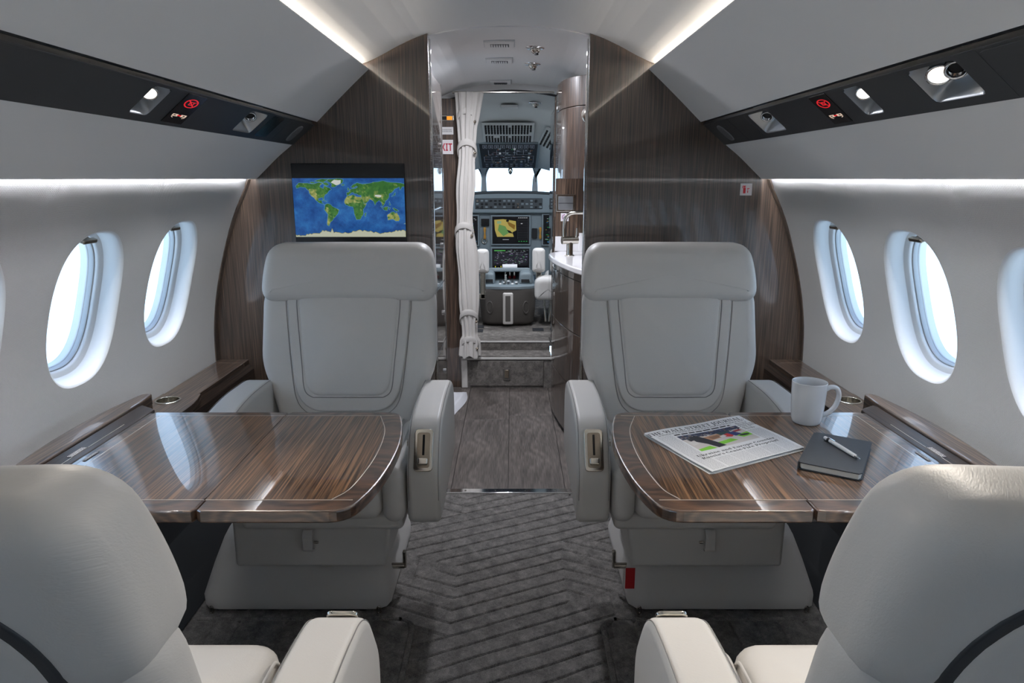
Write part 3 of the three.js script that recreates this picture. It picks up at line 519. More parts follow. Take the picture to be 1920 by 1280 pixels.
  const pos = [], idx = [], n = 72;
  sect.forEach(([y, hw, zf]) => { const inner = bo + a * (hw - (y > .1 ? 0 : 0)), outer = bo - a * hw; const x0 = Math.min(inner, outer), x1 = Math.max(inner, outer); roundPoly([[x0, -.36, .04], [x1, -.36, .04], [x1, zf, .045], [x0, zf, .045]], n).forEach((q) => pos.push(q[0], y, q[1])); });
  for (let k = 0; k < sect.length - 1; k++) for (let i = 0; i < n; i++) { const j = (i + 1) % n, p = k * n, q = p + n; idx.push(p + i, q + j, p + j, p + i, q + i, q + j); }
  const tc = pos.length / 3; pos.push(bo, .244, -.1); for (let i = 0; i < n; i++) idx.push((sect.length - 1) * n + i, tc, (sect.length - 1) * n + (i + 1) % n);
  const bg = new THREE.BufferGeometry(); bg.setAttribute('position', new THREE.Float32BufferAttribute(pos, 3)); bg.setAttribute('uv', new THREE.Float32BufferAttribute(new Float32Array(pos.length / 3 * 2), 2)); bg.setIndex(idx); bg.computeVertexNormals();
  const base = part('base_skirt', bg, M.leather, t);
  const lev = cyl(.010, .010, .05, 16); lev.rotateZ(Math.PI / 2); part('release_lever', merge([move(lev, bo + a * .30, .085, .02), box(bo + a * .325 - .006, bo + a * .325 + .006, .075, .135, .004, .02, .003)]), M.nickel, t, 'metal release lever');
  for (const s of [-1, 1]) { const r = new THREE.TorusGeometry(.009, .003, 8, 20); r.scale(.7, 1.3, 1); part('floor_shackle', move(r, bo + s * .262, .010, .152), M.nickel, t); }
  part('floor_track', box(bo - .255, bo + .255, -.004, .010, -.36, .135, .002), M.charcoal, t);
  return t;
}
const seatA = makeSeat(1), seatB = makeSeat(-1);
const seatAt = (src, x, z, turn, label) => { const o = src.clone(); o.name = numbered('club_seat'); o.position.set(x, 0, z); o.rotation.y = turn; o.userData = { label, category: 'seat', group: 'leather club seats' }; scene.add(o); return o; };
seatAt(seatA, -.522, -2.075, 0, 'pale grey leather seat in front of the map screen, facing the bare table');
const seatFR = seatAt(seatB, .528, -2.075, 0, 'pale grey leather seat facing the table with newspaper, red tab hanging below');
seatAt(seatB, -.552, -.702, Math.PI, 'grey leather seat seen from behind, at the bare table');
seatAt(seatA, .560, -.702, Math.PI, 'grey leather seat seen from behind, at the table with newspaper');
{ const g = box(-.014, .014, -.034, .034, -.001, .001, .0008, 1); part('pull_tab', move(g, -.167, .176, .24), M.red, seatFR, 'red fabric pull tab'); }

// ---------- tables ----------
const TY = .70;
for (const s of [-1, 1]) {
  const t = thing('folding_table', s < 0 ? 'bare glossy wood folding table in front of the map screen seat' : 'glossy wood folding table carrying the newspaper, notebook and mug', 'table');
  const zb = 1.815, zf = 1.228, xo = .972, xj = .602;   // back and front edge (as distance forward), outer edge, joint
  const P = (pts, n = 120) => roundPoly(pts.map((p) => [p[0] * s, p[1], p[2] || 0]), n);
  const flat = (pts, y0, y1, bev) => { const g = extrude(pts, y1 - y0 - 2 * bev, bev); g.rotateX(-Math.PI / 2); g.translate(0, y0 + bev, 0); return g; };
  const aisle = [[.295, zb, .035], [.262, 1.66, .3], [.256, 1.50, .3], [.272, 1.34, .2], [.305, zf, .045]];
  const leafI = P([[xj - .0012, zb, .006], ...aisle, [xj - .0012, zf, .008]]), leafO = P([[xo, zb, .003], [xj + .0012, zb, .006], [xj + .0012, zf, .008], [xo, zf, .003]]);
  const bw = .045;
  const aisleIn = [[.295 + bw + .004, zb - bw + .012, .004], [.262 + bw + .004, 1.66, .3], [.256 + bw + .003, 1.50, .3], [.272 + bw + .004, 1.34, .2], [.305 + bw, zf + bw + .004, .012]];
  const fieldI = P([[xj - .0013, zb - bw + .012, 0], ...aisleIn, [xj - .0013, zf + bw + .004, 0]]), fieldO = P([[xo - .028, zb - bw + .012, 0], [xj + .0013, zb - bw + .012, 0], [xj + .0013, zf + bw + .004, 0], [xo - .028, zf + bw + .004, 0]]);
  const slant = (g) => { const p = g.attributes.position, uv = g.attributes.uv, an = s < 0 ? .62 : -.62, c = Math.cos(an), q = Math.sin(an); for (let i = 0; i < p.count; i++) { const x = p.getX(i), z = p.getZ(i); uv.setXY(i, x * c - z * q, x * q + z * c); } return g; };
  for (const [leaf, field, nm] of [[leafI, fieldI, 'aisle_leaf'], [leafO, fieldO, 'wall_leaf']]) {
    const l = part(nm, uvm(flat(leaf, TY - .026, TY, .0045), 'x'), M.border, t, 'glossy solid wood border');
    part('veneer_field', uvm(flat(field, TY - .0004, TY + .0007, .0002), 'z'), M.table, l, 'striped glossy veneer field');
    const lineZ = (z) => box(Math.min(...field.map((e) => e[0])), Math.max(...field.map((e) => e[0])), TY - .0004, TY + .0009, -z - .0011, -z + .0011, .0003, 1);
    part('inlay_line', merge([lineZ(zb - bw + .012), lineZ(zf + bw + .004)]), M.inlay, l);
  }
  const il = P(aisleIn.map((e) => e), 120); // inlay following the aisle edge
  part('inlay_line', tube(curvePts(aisleIn.map((e) => [e[0] * s, e[1]]), 30).map((e) => [e[0], TY + .0001, -e[1]]), .0011, 60, 5), M.inlay, t);
  part('inlay_line', box(Math.min(s * (xo - .029), s * (xo - .027)), Math.max(s * (xo - .029), s * (xo - .027)), TY - .0004, TY + .0009, -zb + bw - .012, -zf - bw - .004, .0003, 1), M.inlay, t);
  part('wall_joint', box(Math.min(s * .972, s * .986), Math.max(s * .972, s * .986), TY - .03, TY - .004, -zb, -zf, .001, 1), M.darkWood, t);
  for (const z of [-1.7, -1.35]) { const h = cyl(.006, .006, .03, 12); h.rotateX(Math.PI / 2); part('hinge', move(h, s * xj, TY - .024, z), M.nickel, t); }
  // stowage box at the wall: dark hinged lid and bowed outer cap
  const st = thing('table_stowage', `dark wood table stowage lid along the wall beside the ${s < 0 ? 'bare table' : 'table with the mug'}`, 'lid');
  part('dark_lid', uvm(flat(P([[.986, 1.845, .004], [1.046, 1.885, .004], [1.046, 1.18, .004], [.986, 1.18, .004]], 64), TY - .012, TY - .002, .003), 'z'), M.darkLid, st, 'very dark glossy lid');
  part('lid_groove', box(Math.min(s * 1.004, s * 1.0055), Math.max(s * 1.004, s * 1.0055), TY - .003, TY - .0012, -1.72, -1.24, .0003, 1), M.inlay, st);
  const cap = P([[1.048, 1.885, .004], [1.056, 1.975, .012], [1.088, 1.972, .05], [1.113, 1.80, .25], [1.117, 1.66, .3], [1.108, 1.50, .3], [1.085, 1.36, .2], [1.060, 1.26, .05], [1.048, 1.24, .003]], 96);
  part('outer_cap', uvm(flat(cap, TY - .05, TY + .004, .006), 'z'), M.ledge, st, 'bowed glossy wood cap');
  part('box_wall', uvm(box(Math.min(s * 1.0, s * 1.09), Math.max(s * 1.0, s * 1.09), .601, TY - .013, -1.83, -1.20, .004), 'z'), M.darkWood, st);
  const plc = (x, z, w, h, k) => { const g = new THREE.PlaneGeometry(w, h); g.rotateX(-Math.PI / 2); g.rotateY(s < 0 ? Math.PI / 2 : -Math.PI / 2); g.translate(x * s, TY + k, z); return g; };
  const pm = printed(canvasTex(256, 64, (x) => { x.fillStyle = '#3a302b'; x.fillRect(0, 0, 256, 64); x.fillStyle = '#d9d6cf'; for (let r = 0; r < 3; r++) { let q = 8; while (q < 240) { const w = 6 + (q * 7 + r * 13) % 15; x.fillRect(q, 8 + r * 18, w, 10); q += w + 5; } } }));
  part('placard', plc(1.012, -1.53, .062, .016, -.0010), pm, st, 'tiny white lettering'); part('placard', plc(.962, -1.50, .055, .009, .0013), pm, t, 'tiny white lettering');
}
// ---------- things on the right table ----------
{
  const Y = TY + .0009;
  const wsj = canvasTex(1024, 1100, (x, w, h) => {
    x.fillStyle = '#e6e7e8'; x.fillRect(0, 0, w, h); x.fillStyle = '#1b1b1d'; x.textAlign = 'center'; x.font = 'bold 100px serif'; x.save(); x.translate(500, 122); x.scale(.68, 1); x.fillText('THE WALL STREET JOURNAL.', 0, 0); x.restore();
    x.fillRect(30, 34, 964, 2); x.fillRect(30, 140, 964, 3); x.fillRect(30, 172, 964, 2); for (let q = 60; q < 960; q += 34) x.fillRect(q, 154, 22 + hash(q, 1, 9) * 8, 8);
    for (let q = 190, k = 0; q < 800; k++) { const l = 26 + hash(k, 2, 9) * 60; x.fillRect(q, 196 + hash(k, 3, 9) * 6, Math.min(l, 800 - q), 26); q += l + 12; }
    const lines = (x0, x1, y0, y1) => { for (let y = y0; y < y1; y += 11) { x.fillStyle = '#a3a4a8'; let q = x0; while (q < x1 - 4) { const l = 8 + hash(q, y, 3) * 22; x.fillRect(q, y, Math.min(l, x1 - q), 4); q += l + 5; } } };
    lines(30, 170, 190, 1080); lines(850, 994, 420, 1080);
    x.fillStyle = '#222327'; x.textAlign = 'left'; x.font = 'bold 36px serif'; ['Record', 'Buybacks', 'Fuel Rally', 'In U.S.', 'Stocks'].forEach((q, i) => x.fillText(q, 850, 222 + i * 42));
    // the front-page picture: people on a green with a crowd behind
    const blob = (c, ...q) => { x.fillStyle = c; x.beginPath(); q.forEach((e, i) => (i ? x.lineTo(e[0], e[1]) : x.moveTo(e[0], e[1]))); x.fill(); };
    x.fillStyle = '#cfc9c4'; x.fillRect(190, 250, 640, 420); blob('#2c3656', [430, 250], [830, 250], [830, 330], [520, 345], [430, 300]); blob('#3a4258', [190, 250], [430, 250], [440, 340], [190, 360]);
    for (let i = 0; i < 120; i++) { x.fillStyle = ['#20283a', '#59657d', '#7c6353', '#2d3b55', '#a89687', '#1c2230'][i % 6]; x.fillRect(190 + hash(i, 1, 4) * 620, 252 + hash(i, 2, 4) * 90, 10 + hash(i, 3, 4) * 16, 14); }
    blob('#b98c6c', [380, 380], [560, 350], [600, 440], [420, 480]); blob('#8f6a52', [430, 400], [540, 380], [570, 430], [450, 460]); blob('#2f4a4c', [560, 330], [700, 330], [690, 390], [570, 400]);
    blob('#82cc3c', [360, 560], [600, 520], [640, 590], [380, 630]); blob('#82cc3c', [190, 620], [330, 590], [360, 670], [190, 670]); blob('#82cc3c', [680, 470], [830, 450], [830, 550], [720, 560]);
    blob('#23242c', [270, 320], [350, 310], [400, 400], [440, 520], [470, 650], [380, 665], [340, 540], [280, 450]); blob('#23242c', [230, 360], [290, 350], [300, 400], [240, 420]); blob('#d9d6d2', [200, 430], [270, 420], [280, 500], [210, 520]);
    blob('#c62f33', [590, 400], [660, 380], [690, 450], [640, 490], [590, 460]); blob('#2c3a74', [650, 380], [720, 370], [760, 470], [680, 490]); blob('#dcd9d6', [540, 420], [600, 400], [610, 440], [550, 460]); blob('#a23b3b', [720, 360], [800, 350], [810, 390], [730, 400]);
    x.fillStyle = '#23302c'; x.beginPath(); x.ellipse(765, 505, 52, 24, .1, 0, 7); x.fill();
    x.fillStyle = '#151517'; x.textAlign = 'center'; x.font = 'bold 58px serif'; x.fillText('Ukraine and Europe Counter', 512, 770); x.fillText('Russia’s Cease-Fire Proposal', 512, 836);
    x.fillStyle = '#222'; lines(190, 340, 866, 1080); lines(356, 506, 866, 1080); lines(522, 672, 866, 1080); lines(688, 838, 866, 1080); x.fillStyle = '#555'; x.fillRect(348, 866, 1, 214); x.fillRect(514, 866, 1, 214); x.fillRect(680, 866, 1, 214);
  });
  const p0 = onY(1207, 816, Y), p1 = onY(1385, 783, Y), p2 = onY(1508, 842, Y), p3 = onY(1335, 889, Y);
  const n = thing('newspaper', 'folded broadsheet newspaper with colour photo lying on the wood table', 'newspaper');
  const sheet = (k, y, th, mat, name) => {
    const q = [p0, p1, p2, p3].map((p, i) => [p[0] + [.006, -.004, -.003, .004][i] * k * (i % 2 ? 1 : .4), -p[2] + [-.003, -.002, .004, .003][i] * k]);
    const g = extrude(roundPoly(q.map((e) => [e[0], e[1], .004]), 64), th, 0); g.rotateX(-Math.PI / 2); g.translate(0, y, 0); return part(name, g, mat, n);
  };
  for (let k = 0; k < 4; k++) sheet(k * .9 - 1.2, Y + k * .0010, .0008, M.paper, 'folded_page');
  // printed front page, slightly wavy
  const nu = 24, nv = 24, pos = [], uv = [], idx = [];
  for (let j = 0; j <= nv; j++) for (let i = 0; i <= nu; i++) { const u = i / nu, v = j / nv; const q = [0, 2].map((a) => (p0[a] * (1 - u) + p1[a] * u) * (1 - v) + (p3[a] * (1 - u) + p2[a] * u) * v); const wave = .0012 * Math.sin(u * 9) * (1 - v) + .0009 * Math.sin(v * 7 + u * 3); pos.push(q[0], Y + .0058 + wave, q[1]); uv.push(u, 1 - v); if (i < nu && j < nv) { const a = j * (nu + 1) + i; idx.push(a, a + nu + 1, a + 1, a + 1, a + nu + 1, a + nu + 2); } }
  const g = new THREE.BufferGeometry(); g.setAttribute('position', new THREE.Float32BufferAttribute(pos, 3)); g.setAttribute('uv', new THREE.Float32BufferAttribute(uv, 2)); g.setIndex(idx); g.computeVertexNormals();
  part('front_page', g, printed(wsj, { roughness: .85, side: THREE.DoubleSide }), n, 'printed front page with colour photo');

  // notebook and pen
  const a0 = onY(1530, 810, Y + .016), a1 = onY(1639, 829, Y + .016), a2 = onY(1613, 889, Y + .016), w = Math.hypot(a1[0] - a0[0], a1[2] - a0[2]), l = Math.hypot(a2[0] - a1[0], a2[2] - a1[2]), turn = Math.atan2(-(a1[2] - a0[2]), a1[0] - a0[0]);
  const cx = (a0[0] + a2[0]) / 2, cz = (a0[2] + a2[2]) / 2;
  const nb = thing('notebook', 'black soft cover notebook lying beside the newspaper', 'notebook', [cx, Y, cz], turn);
  const slab = (hw, hl, y0, y1, r, e) => { const q = extrude(roundPoly([[-hw, -hl, r], [hw, -hl, r], [hw, hl, r], [-hw, hl, r]], 64), y1 - y0 - 2 * e, e); q.rotateX(-Math.PI / 2); q.translate(0, y0 + e, 0); return q; };
  part('back_cover', slab(w / 2, l / 2, 0, .0022, .009, .0006), M.cover, nb); part('page_block', slab(w / 2 - .003, l / 2 - .003, .0022, .0142, .008, .0003), M.pages, nb, 'cream page block'); part('front_cover', slab(w / 2, l / 2, .0142, .0168, .009, .0009), M.cover, nb);
  part('spine', box(-w / 2 - .0008, -w / 2 + .003, .0006, .0162, -l / 2 + .004, l / 2 - .004, .001), M.cover, nb);
  const b0 = onY(1546, 820, Y + .021), b1 = onY(1613, 861, Y + .021), L = Math.hypot(b1[0] - b0[0], b1[2] - b0[2]);
  const pen = thing('pen', 'white ballpoint pen lying on the black notebook', 'pen', [(b0[0] + b1[0]) / 2, Y + .0168 + .0048, (b0[2] + b1[2]) / 2], Math.atan2(-(b1[2] - b0[2]), b1[0] - b0[0]));
  const turned = (pts) => { const q = lathe(pts, 24); q.rotateZ(-Math.PI / 2); return q; };
  part('barrel', turned([[0, -L / 2 + .022], [.0044, -L / 2 + .022], [.0047, -L * .1], [.0046, L * .1], [.0042, L / 2 - .016], [0, L / 2 - .016]]), M.white, pen, 'white barrel');
  part('tip', turned([[0, L / 2], [.0008, L / 2], [.0012, L / 2 - .004], [.0040, L / 2 - .016], [0, L / 2 - .016]]), M.chrome, pen, 'metal tip');
  part('band', turned([[0, -L / 2 + .014], [.0046, -L / 2 + .014], [.0046, -L / 2 + .022], [0, -L / 2 + .022]]), M.black, pen, 'dark band');
  part('cap_end', turned([[0, -L / 2], [.0036, -L / 2 + .001], [.0042, -L / 2 + .004], [.0042, -L / 2 + .014], [0, -L / 2 + .014]]), M.white, pen);
  part('clip', box(-L / 2 + .016, -L * .2, .0045, .006, -.0015, .0015, .0006), M.chrome, pen);

  // mug
  const m0 = onY(1511, 791, Y), R = .0445, H = .112;
  const mug = thing('mug', 'plain white ceramic mug standing on the wood table', 'mug', [m0[0], Y, m0[2]], 0);
  part('body', lathe([[0, .003], [R * .60, .003], [R * .64, 0], [R * .72, 0], [R * .80, .004], [R * .86, .014], [R * .92, .045], [R * .965, .085], [R * .985, H - .002], [R * .975, H], [R * .945, H], [R * .93, H - .004], [R * .91, .08], [R * .86, .03], [R * .76, .010], [0, .0085]], 64), M.mug, mug);
  const hp = [[R * .93, .089, 0], [R * 1.25, .096, 0], [R * 1.62, .092, 0], [R * 1.78, .072, 0], [R * 1.62, .044, 0], [R * 1.25, .026, 0], [R * .88, .020, 0]];
  const hg = tube(hp, .0062, 48, 14); hg.scale(1, 1, 1.25); part('handle', hg, M.mug, mug);
}
// ---------- map screen ----------
{
  const q = onD(544, 306, 2.752), q2 = onD(763, 467, 2.752), s0 = onD(547, 334, 2.752), s1 = onD(761, 444, 2.752);
  const t = thing('map_screen', 'wall mounted screen showing a blue and green world map', 'screen');
  part('bezel', box(q[0], q2[0], q2[1], q[1], ZB - .001, ZB + .016, .003), M.black, t, 'glossy black bezel');
  const land = [
    [[-165, 62], [-155, 71], [-128, 70], [-110, 68], [-95, 72], [-82, 69], [-92, 60], [-80, 54], [-78, 62], [-66, 58], [-56, 52], [-66, 45], [-76, 38], [-81, 30], [-80, 25], [-84, 30], [-97, 27], [-97, 20], [-87, 21], [-88, 16], [-83, 10], [-78, 8], [-86, 12], [-98, 16], [-106, 22], [-112, 30], [-117, 33], [-124, 42], [-124, 48], [-135, 58], [-150, 60], [-163, 55]],
    [[-78, 8], [-71, 12], [-60, 9], [-50, 1], [-35, -6], [-39, -16], [-48, -26], [-57, -36], [-65, -42], [-69, -52], [-74, -50], [-73, -37], [-70, -19], [-81, -5]],
    [[-55, 60], [-44, 60], [-22, 70], [-18, 80], [-35, 83], [-62, 81], [-68, 76], [-53, 68]],
    [[-17, 15], [-16, 22], [-6, 35], [10, 37], [20, 32], [33, 31], [43, 12], [51, 12], [40, -4], [40, -16], [34, -25], [27, -34], [18, -34], [12, -17], [9, 3], [-5, 5], [-12, 8]],
    [[-9, 37], [-9, 43], [-1, 45], [2, 51], [9, 54], [20, 55], [28, 60], [22, 60], [25, 65], [18, 60], [12, 56], [5, 59], [12, 66], [25, 71], [42, 67], [60, 69], [75, 73], [105, 77], [130, 72], [160, 70], [180, 67], [178, 63], [163, 60], [156, 51], [155, 60], [140, 54], [130, 43], [122, 40], [121, 30], [110, 20], [106, 10], [101, 3], [98, 15], [91, 22], [80, 14], [77, 8], [72, 20], [62, 25], [56, 26], [60, 22], [52, 15], [44, 12], [35, 30], [36, 36], [27, 37], [22, 40], [16, 40], [12, 44], [5, 43], [0, 39], [-5, 36]],
    [[114, -22], [122, -17], [131, -12], [136, -12], [140, -17], [143, -11], [150, -23], [153, -30], [149, -38], [140, -38], [131, -32], [116, -35]],
    [[95, 5], [105, -6], [115, -8], [118, 3], [110, 3], [104, -2]], [[120, 1], [124, 1], [121, -5]], [[132, -1], [141, -3], [150, -9], [140, -8]], [[44, -16], [50, -14], [47, -25], [44, -24]], [[130, 32], [140, 36], [142, 44], [138, 37]], [[-5, 50], [1, 52], [-4, 58], [-6, 55]], [[166, -46], [174, -41], [177, -38], [171, -44]], [[-84, 22], [-75, 20], [-72, 18], [-80, 23]], [[122, 18], [126, 8], [122, 8]], [[-24, 64], [-14, 65], [-16, 66], [-22, 66]], [[-105, 76], [-82, 82], [-62, 82], [-80, 72]], [[-118, 70], [-104, 70], [-108, 73], [-120, 73]], [[-72, 63], [-62, 66], [-70, 72], [-82, 73]],
  ];
  const W = 1024, H = 526, cv = canvasTex(W, H, (x) => {
    const X = (l) => (l + 175) / 345 * W, Y = (b) => (84 - b) / 168 * H;
    x.fillStyle = '#1b56a4'; x.fillRect(0, 0, W, H);
    const im = x.getImageData(0, 0, W, H), d = im.data; for (let j = 0; j < H; j++) for (let i = 0; i < W; i++) { const n = pn(i / 60, j / 60, 999, 999, 3) * .6 + pn(i / 22, j / 22, 999, 999, 4) * .3 + pn(i / 7, j / 7, 999, 999, 5) * .2, k = (j * W + i) * 4; d[k] = 12 + n * 44; d[k + 1] = 62 + n * 70; d[k + 2] = 140 + n * 70; } x.putImageData(im, 0, 0);
    const path = (p) => { x.beginPath(); p.forEach(([l, b], i) => { const q = p[(i + 1) % p.length], m = [(l + q[0]) / 2, (b + q[1]) / 2]; if (!i) x.moveTo(X(l), Y(b)); const jx = (hash(i, l | 0, 1) - .5) * 8, jy = (hash(i, b | 0, 2) - .5) * 8; x.lineTo(X(m[0]) + jx, Y(m[1]) + jy); x.lineTo(X(q[0]), Y(q[1])); }); x.closePath(); };
    x.lineJoin = 'round'; for (const p of land) { path(p); x.strokeStyle = 'rgba(130,190,230,.55)'; x.lineWidth = 9; x.stroke(); }
    for (const p of land) { path(p); x.fillStyle = '#3d7a33'; x.fill(); x.save(); x.clip(); for (let i = 0; i < 260; i++) { const a = p[i % p.length], b = p[(i * 7 + 3) % p.length], t = hash(i, 5, 6), l = a[0] * t + b[0] * (1 - t), q = a[1] * t + b[1] * (1 - t); const dry = (q > 12 && q < 33 && l > -18 && l < 70) || (q > 28 && q < 44 && l > 70 && l < 110) || (l < -100 && q > 25 && q < 50) || (q < -18 && l > 112) || l < -66 && q < 5 && q > -50; const h = hash(i, 8, 9); x.fillStyle = dry ? (h < .5 ? 'rgba(214,205,130,.55)' : 'rgba(160,170,90,.5)') : h < .3 ? 'rgba(170,185,95,.45)' : h < .7 ? 'rgba(40,105,45,.5)' : 'rgba(80,140,60,.5)'; x.beginPath(); x.ellipse(X(l), Y(q), 8 + h * 18, 5 + h * 10, h * 3, 0, 7); x.fill(); } x.restore(); }
    x.fillStyle = '#e9ece6'; path([[-40, 64], [-26, 70], [-25, 79], [-45, 80], [-56, 72]]); x.fill(); path([[78, 33], [96, 30], [98, 36], [80, 37]]); x.fill();
    x.fillStyle = '#d9dcc4'; x.beginPath(); x.moveTo(0, H); for (let l = -175; l <= 170; l += 5) x.lineTo(X(l), Y(-72 + 4 * Math.sin(l * .05) + 5 * hash(l, 1, 7) - (l < -90 ? 6 : 0) + (l > -65 && l < -55 ? 8 : 0))); x.lineTo(W, H); x.fill(); x.strokeStyle = '#a7a24c'; x.lineWidth = 4; x.stroke();
    x.strokeStyle = 'rgba(10,30,70,.5)'; x.lineWidth = 1; x.beginPath(); x.moveTo(0, Y(0)); x.lineTo(W, Y(0)); x.stroke();
  });
  const g = new THREE.PlaneGeometry(s1[0] - s0[0], s0[1] - s1[1]); g.translate((s0[0] + s1[0]) / 2, (s0[1] + s1[1]) / 2, ZB + .0163); part('display', g, glowing(cv, .62), t, 'lit world map picture');
  const p = onD(1399, 355, 2.768), pl = thing('extinguisher_placard', 'small white placard with red fire extinguisher symbol on the veneer bulkhead', 'placard');
  part('plate', move(new RoundedBoxGeometry(.046, .046, .002, 2, .0009), p[0], p[1], ZB + .0012), M.white, pl);
  const pf = new THREE.PlaneGeometry(.042, .042); pf.translate(p[0], p[1], ZB + .0024); part('print', pf, printed(canvasTex(96, 96, (x) => { x.fillStyle = '#e6e2e2'; x.fillRect(0, 0, 96, 96); x.fillStyle = '#c8202c'; x.fillRect(22, 34, 22, 48); x.fillRect(26, 22, 14, 10); x.fillRect(14, 16, 30, 6); x.fillRect(14, 16, 6, 22); x.fillRect(60, 38, 5, 40); x.fillRect(56, 38, 22, 5); x.beginPath(); x.moveTo(56, 66); x.lineTo(69, 66); x.lineTo(62.5, 80); x.fill(); })), pl);
}

// ---------- galley and entry ----------
const fz = (g, z) => { g.translate(0, 0, z); return g; };
{
  // closet side on the left of the aisle, gloss veneer with drawer joints
  const c = thing('entry_closet', 'tall glossy dark wood closet side with metal latches along the entry aisle', 'closet');
  part('body', uvm(box(-.50, -.310, .0, 1.735, -3.26, ZB - .056, .004)), M.darkWood, c);
  const faces = [[.02, .30], [.304, .58], [.584, .86], [.864, 1.20], [1.204, 1.73]];
  for (const [a, b] of faces) { const f = part('front_panel', uvm(box(-.312, -.3055, a, b, -3.25, ZB - .060, .002)), M.darkWood, c); const k = cyl(.012, .012, .008, 20); k.rotateZ(Math.PI / 2); part('latch', move(k, -.302, (a + b) / 2, -3.16), M.chrome, f, 'round chrome latch'); }
  part('edge_trim', box(-.314, -.303, -.0 + .004, 1.735, -3.272, -3.258, .003), M.chrome, c, 'polished edge');
  // entry side wall with door outline
  const w = structGroup('wall_entry', 'white entry wall on the left of the galley aisle', 'wall');
  part('lining', box(-.99, -.95, 0, 1.8, -4.40, -3.26), M.shell, w);
  // partition ahead on the left, carrying the exit sign
  const p = structure('wall_cockpit_left', uvm(box(-.96, -.300, .0, 1.79, -4.39, -4.345, .003)), M.ledge, 'dark veneer cockpit partition carrying the exit sign', 'wall');
  const z = -4.343, sg = thing('exit_sign', 'white exit sign with red letters on the dark cockpit partition', 'sign');
  const a = onD(813, 262, 4.34), b = onD(850, 289, 4.34); part('plate', box(a[0] - .02, b[0], b[1], a[1], z, z + .004, .0015), M.white, sg);
  const pf = new THREE.PlaneGeometry(b[0] - a[0] + .012, a[1] - b[1] - .008); pf.translate((a[0] + b[0]) / 2 - .008, (a[1] + b[1]) / 2, z + .0045); part('lettering', pf, printed(canvasTex(256, 128, (x) => { x.fillStyle = '#e4dedf'; x.fillRect(0, 0, 256, 128); x.fillStyle = '#b3283a'; x.font = 'bold 104px sans-serif'; x.textAlign = 'right'; x.save(); x.translate(250, 102); x.scale(.86, 1); x.fillText('EXIT', 0, 0); x.restore(); })), sg, 'red EXIT lettering');
  const a2 = onD(815, 238, 4.34), b2 = onD(850, 252, 4.34), np = thing('notice_placard', 'narrow white notice placard above the exit sign', 'placard'); part('plate', box(a2[0], b2[0], b2[1], a2[1], z, z + .003, .001), M.white, np);
  const pg = new THREE.PlaneGeometry(b2[0] - a2[0] - .01, (a2[1] - b2[1]) * .7); pg.translate((a2[0] + b2[0]) / 2, (a2[1] + b2[1]) / 2, z + .0034); part('lettering', pg, printed(canvasTex(256, 64, (x) => { x.fillStyle = '#dcdad8'; x.fillRect(0, 0, 256, 64); x.fillStyle = '#55565a'; for (let r = 0; r < 2; r++) for (let q = 0; q < 9; q++) x.fillRect(20 + q * 25 + r * 6, 18 + r * 18, 16 + (q % 3) * 2, 6); })), np);
  const a3 = onD(822, 216, 4.34), b3 = onD(852, 227, 4.34), il = thing('call_light', 'small amber lit call indicator above the notice placard', 'light');
  part('housing', box(a3[0], b3[0], b3[1], a3[1], z, z + .010, .005), M.nickel, il); part('dark_lens', box(a3[0] + .012, a3[0] + .05, b3[1] + .006, a3[1] - .006, z + .008, z + .012, .002), M.blackMatte, il); part('amber_lens', box(b3[0] - .045, b3[0] - .012, b3[1] + .006, a3[1] - .006, z + .008, z + .013, .002), M.amber, il, 'lit amber lens');
}
// white cloth lying on the galley floor
{
  const pts = [[838, 730], [880, 732], [876, 742], [862, 758], [850, 800], [832, 830]].map((p) => onY(p[0], p[1], .004));
  const t = thing('white_cloth', 'crumpled white sheet lying on the galley floor by the closet', 'cloth');
  const pos = [], idx = [], uv = [], nu = 26, nv = 30;
  for (let j = 0; j <= nv; j++) for (let i = 0; i <= nu; i++) { const v = j / nv, u = i / nu, z = -4.22 + v * .92, xr = -.285 + .02 * Math.sin(v * 9) - .07 * v * v + .03 * Math.max(0, .25 - v), x = -.60 + (xr + .60) * u, e = Math.min(u, 1 - u, v, 1 - v); const y = .004 + Math.min(1, e * 12) * (.010 + .012 * Math.sin(u * 11 + v * 4) ** 2 + .014 * pn(u * 6, v * 7, 99, 99, 12)); pos.push(x, y, z); uv.push(u, v); if (i < nu && j < nv) { const a = j * (nu + 1) + i; idx.push(a, a + nu + 1, a + 1, a + 1, a + nu + 1, a + nu + 2); } }
  const g = new THREE.BufferGeometry(); g.setAttribute('position', new THREE.Float32BufferAttribute(pos, 3)); g.setAttribute('uv', new THREE.Float32BufferAttribute(uv, 2)); g.setIndex(idx); g.computeVertexNormals();
  part('sheet', g, std({ color: col(.74, .75, .78), roughness: .9, side: THREE.DoubleSide }), t);
}
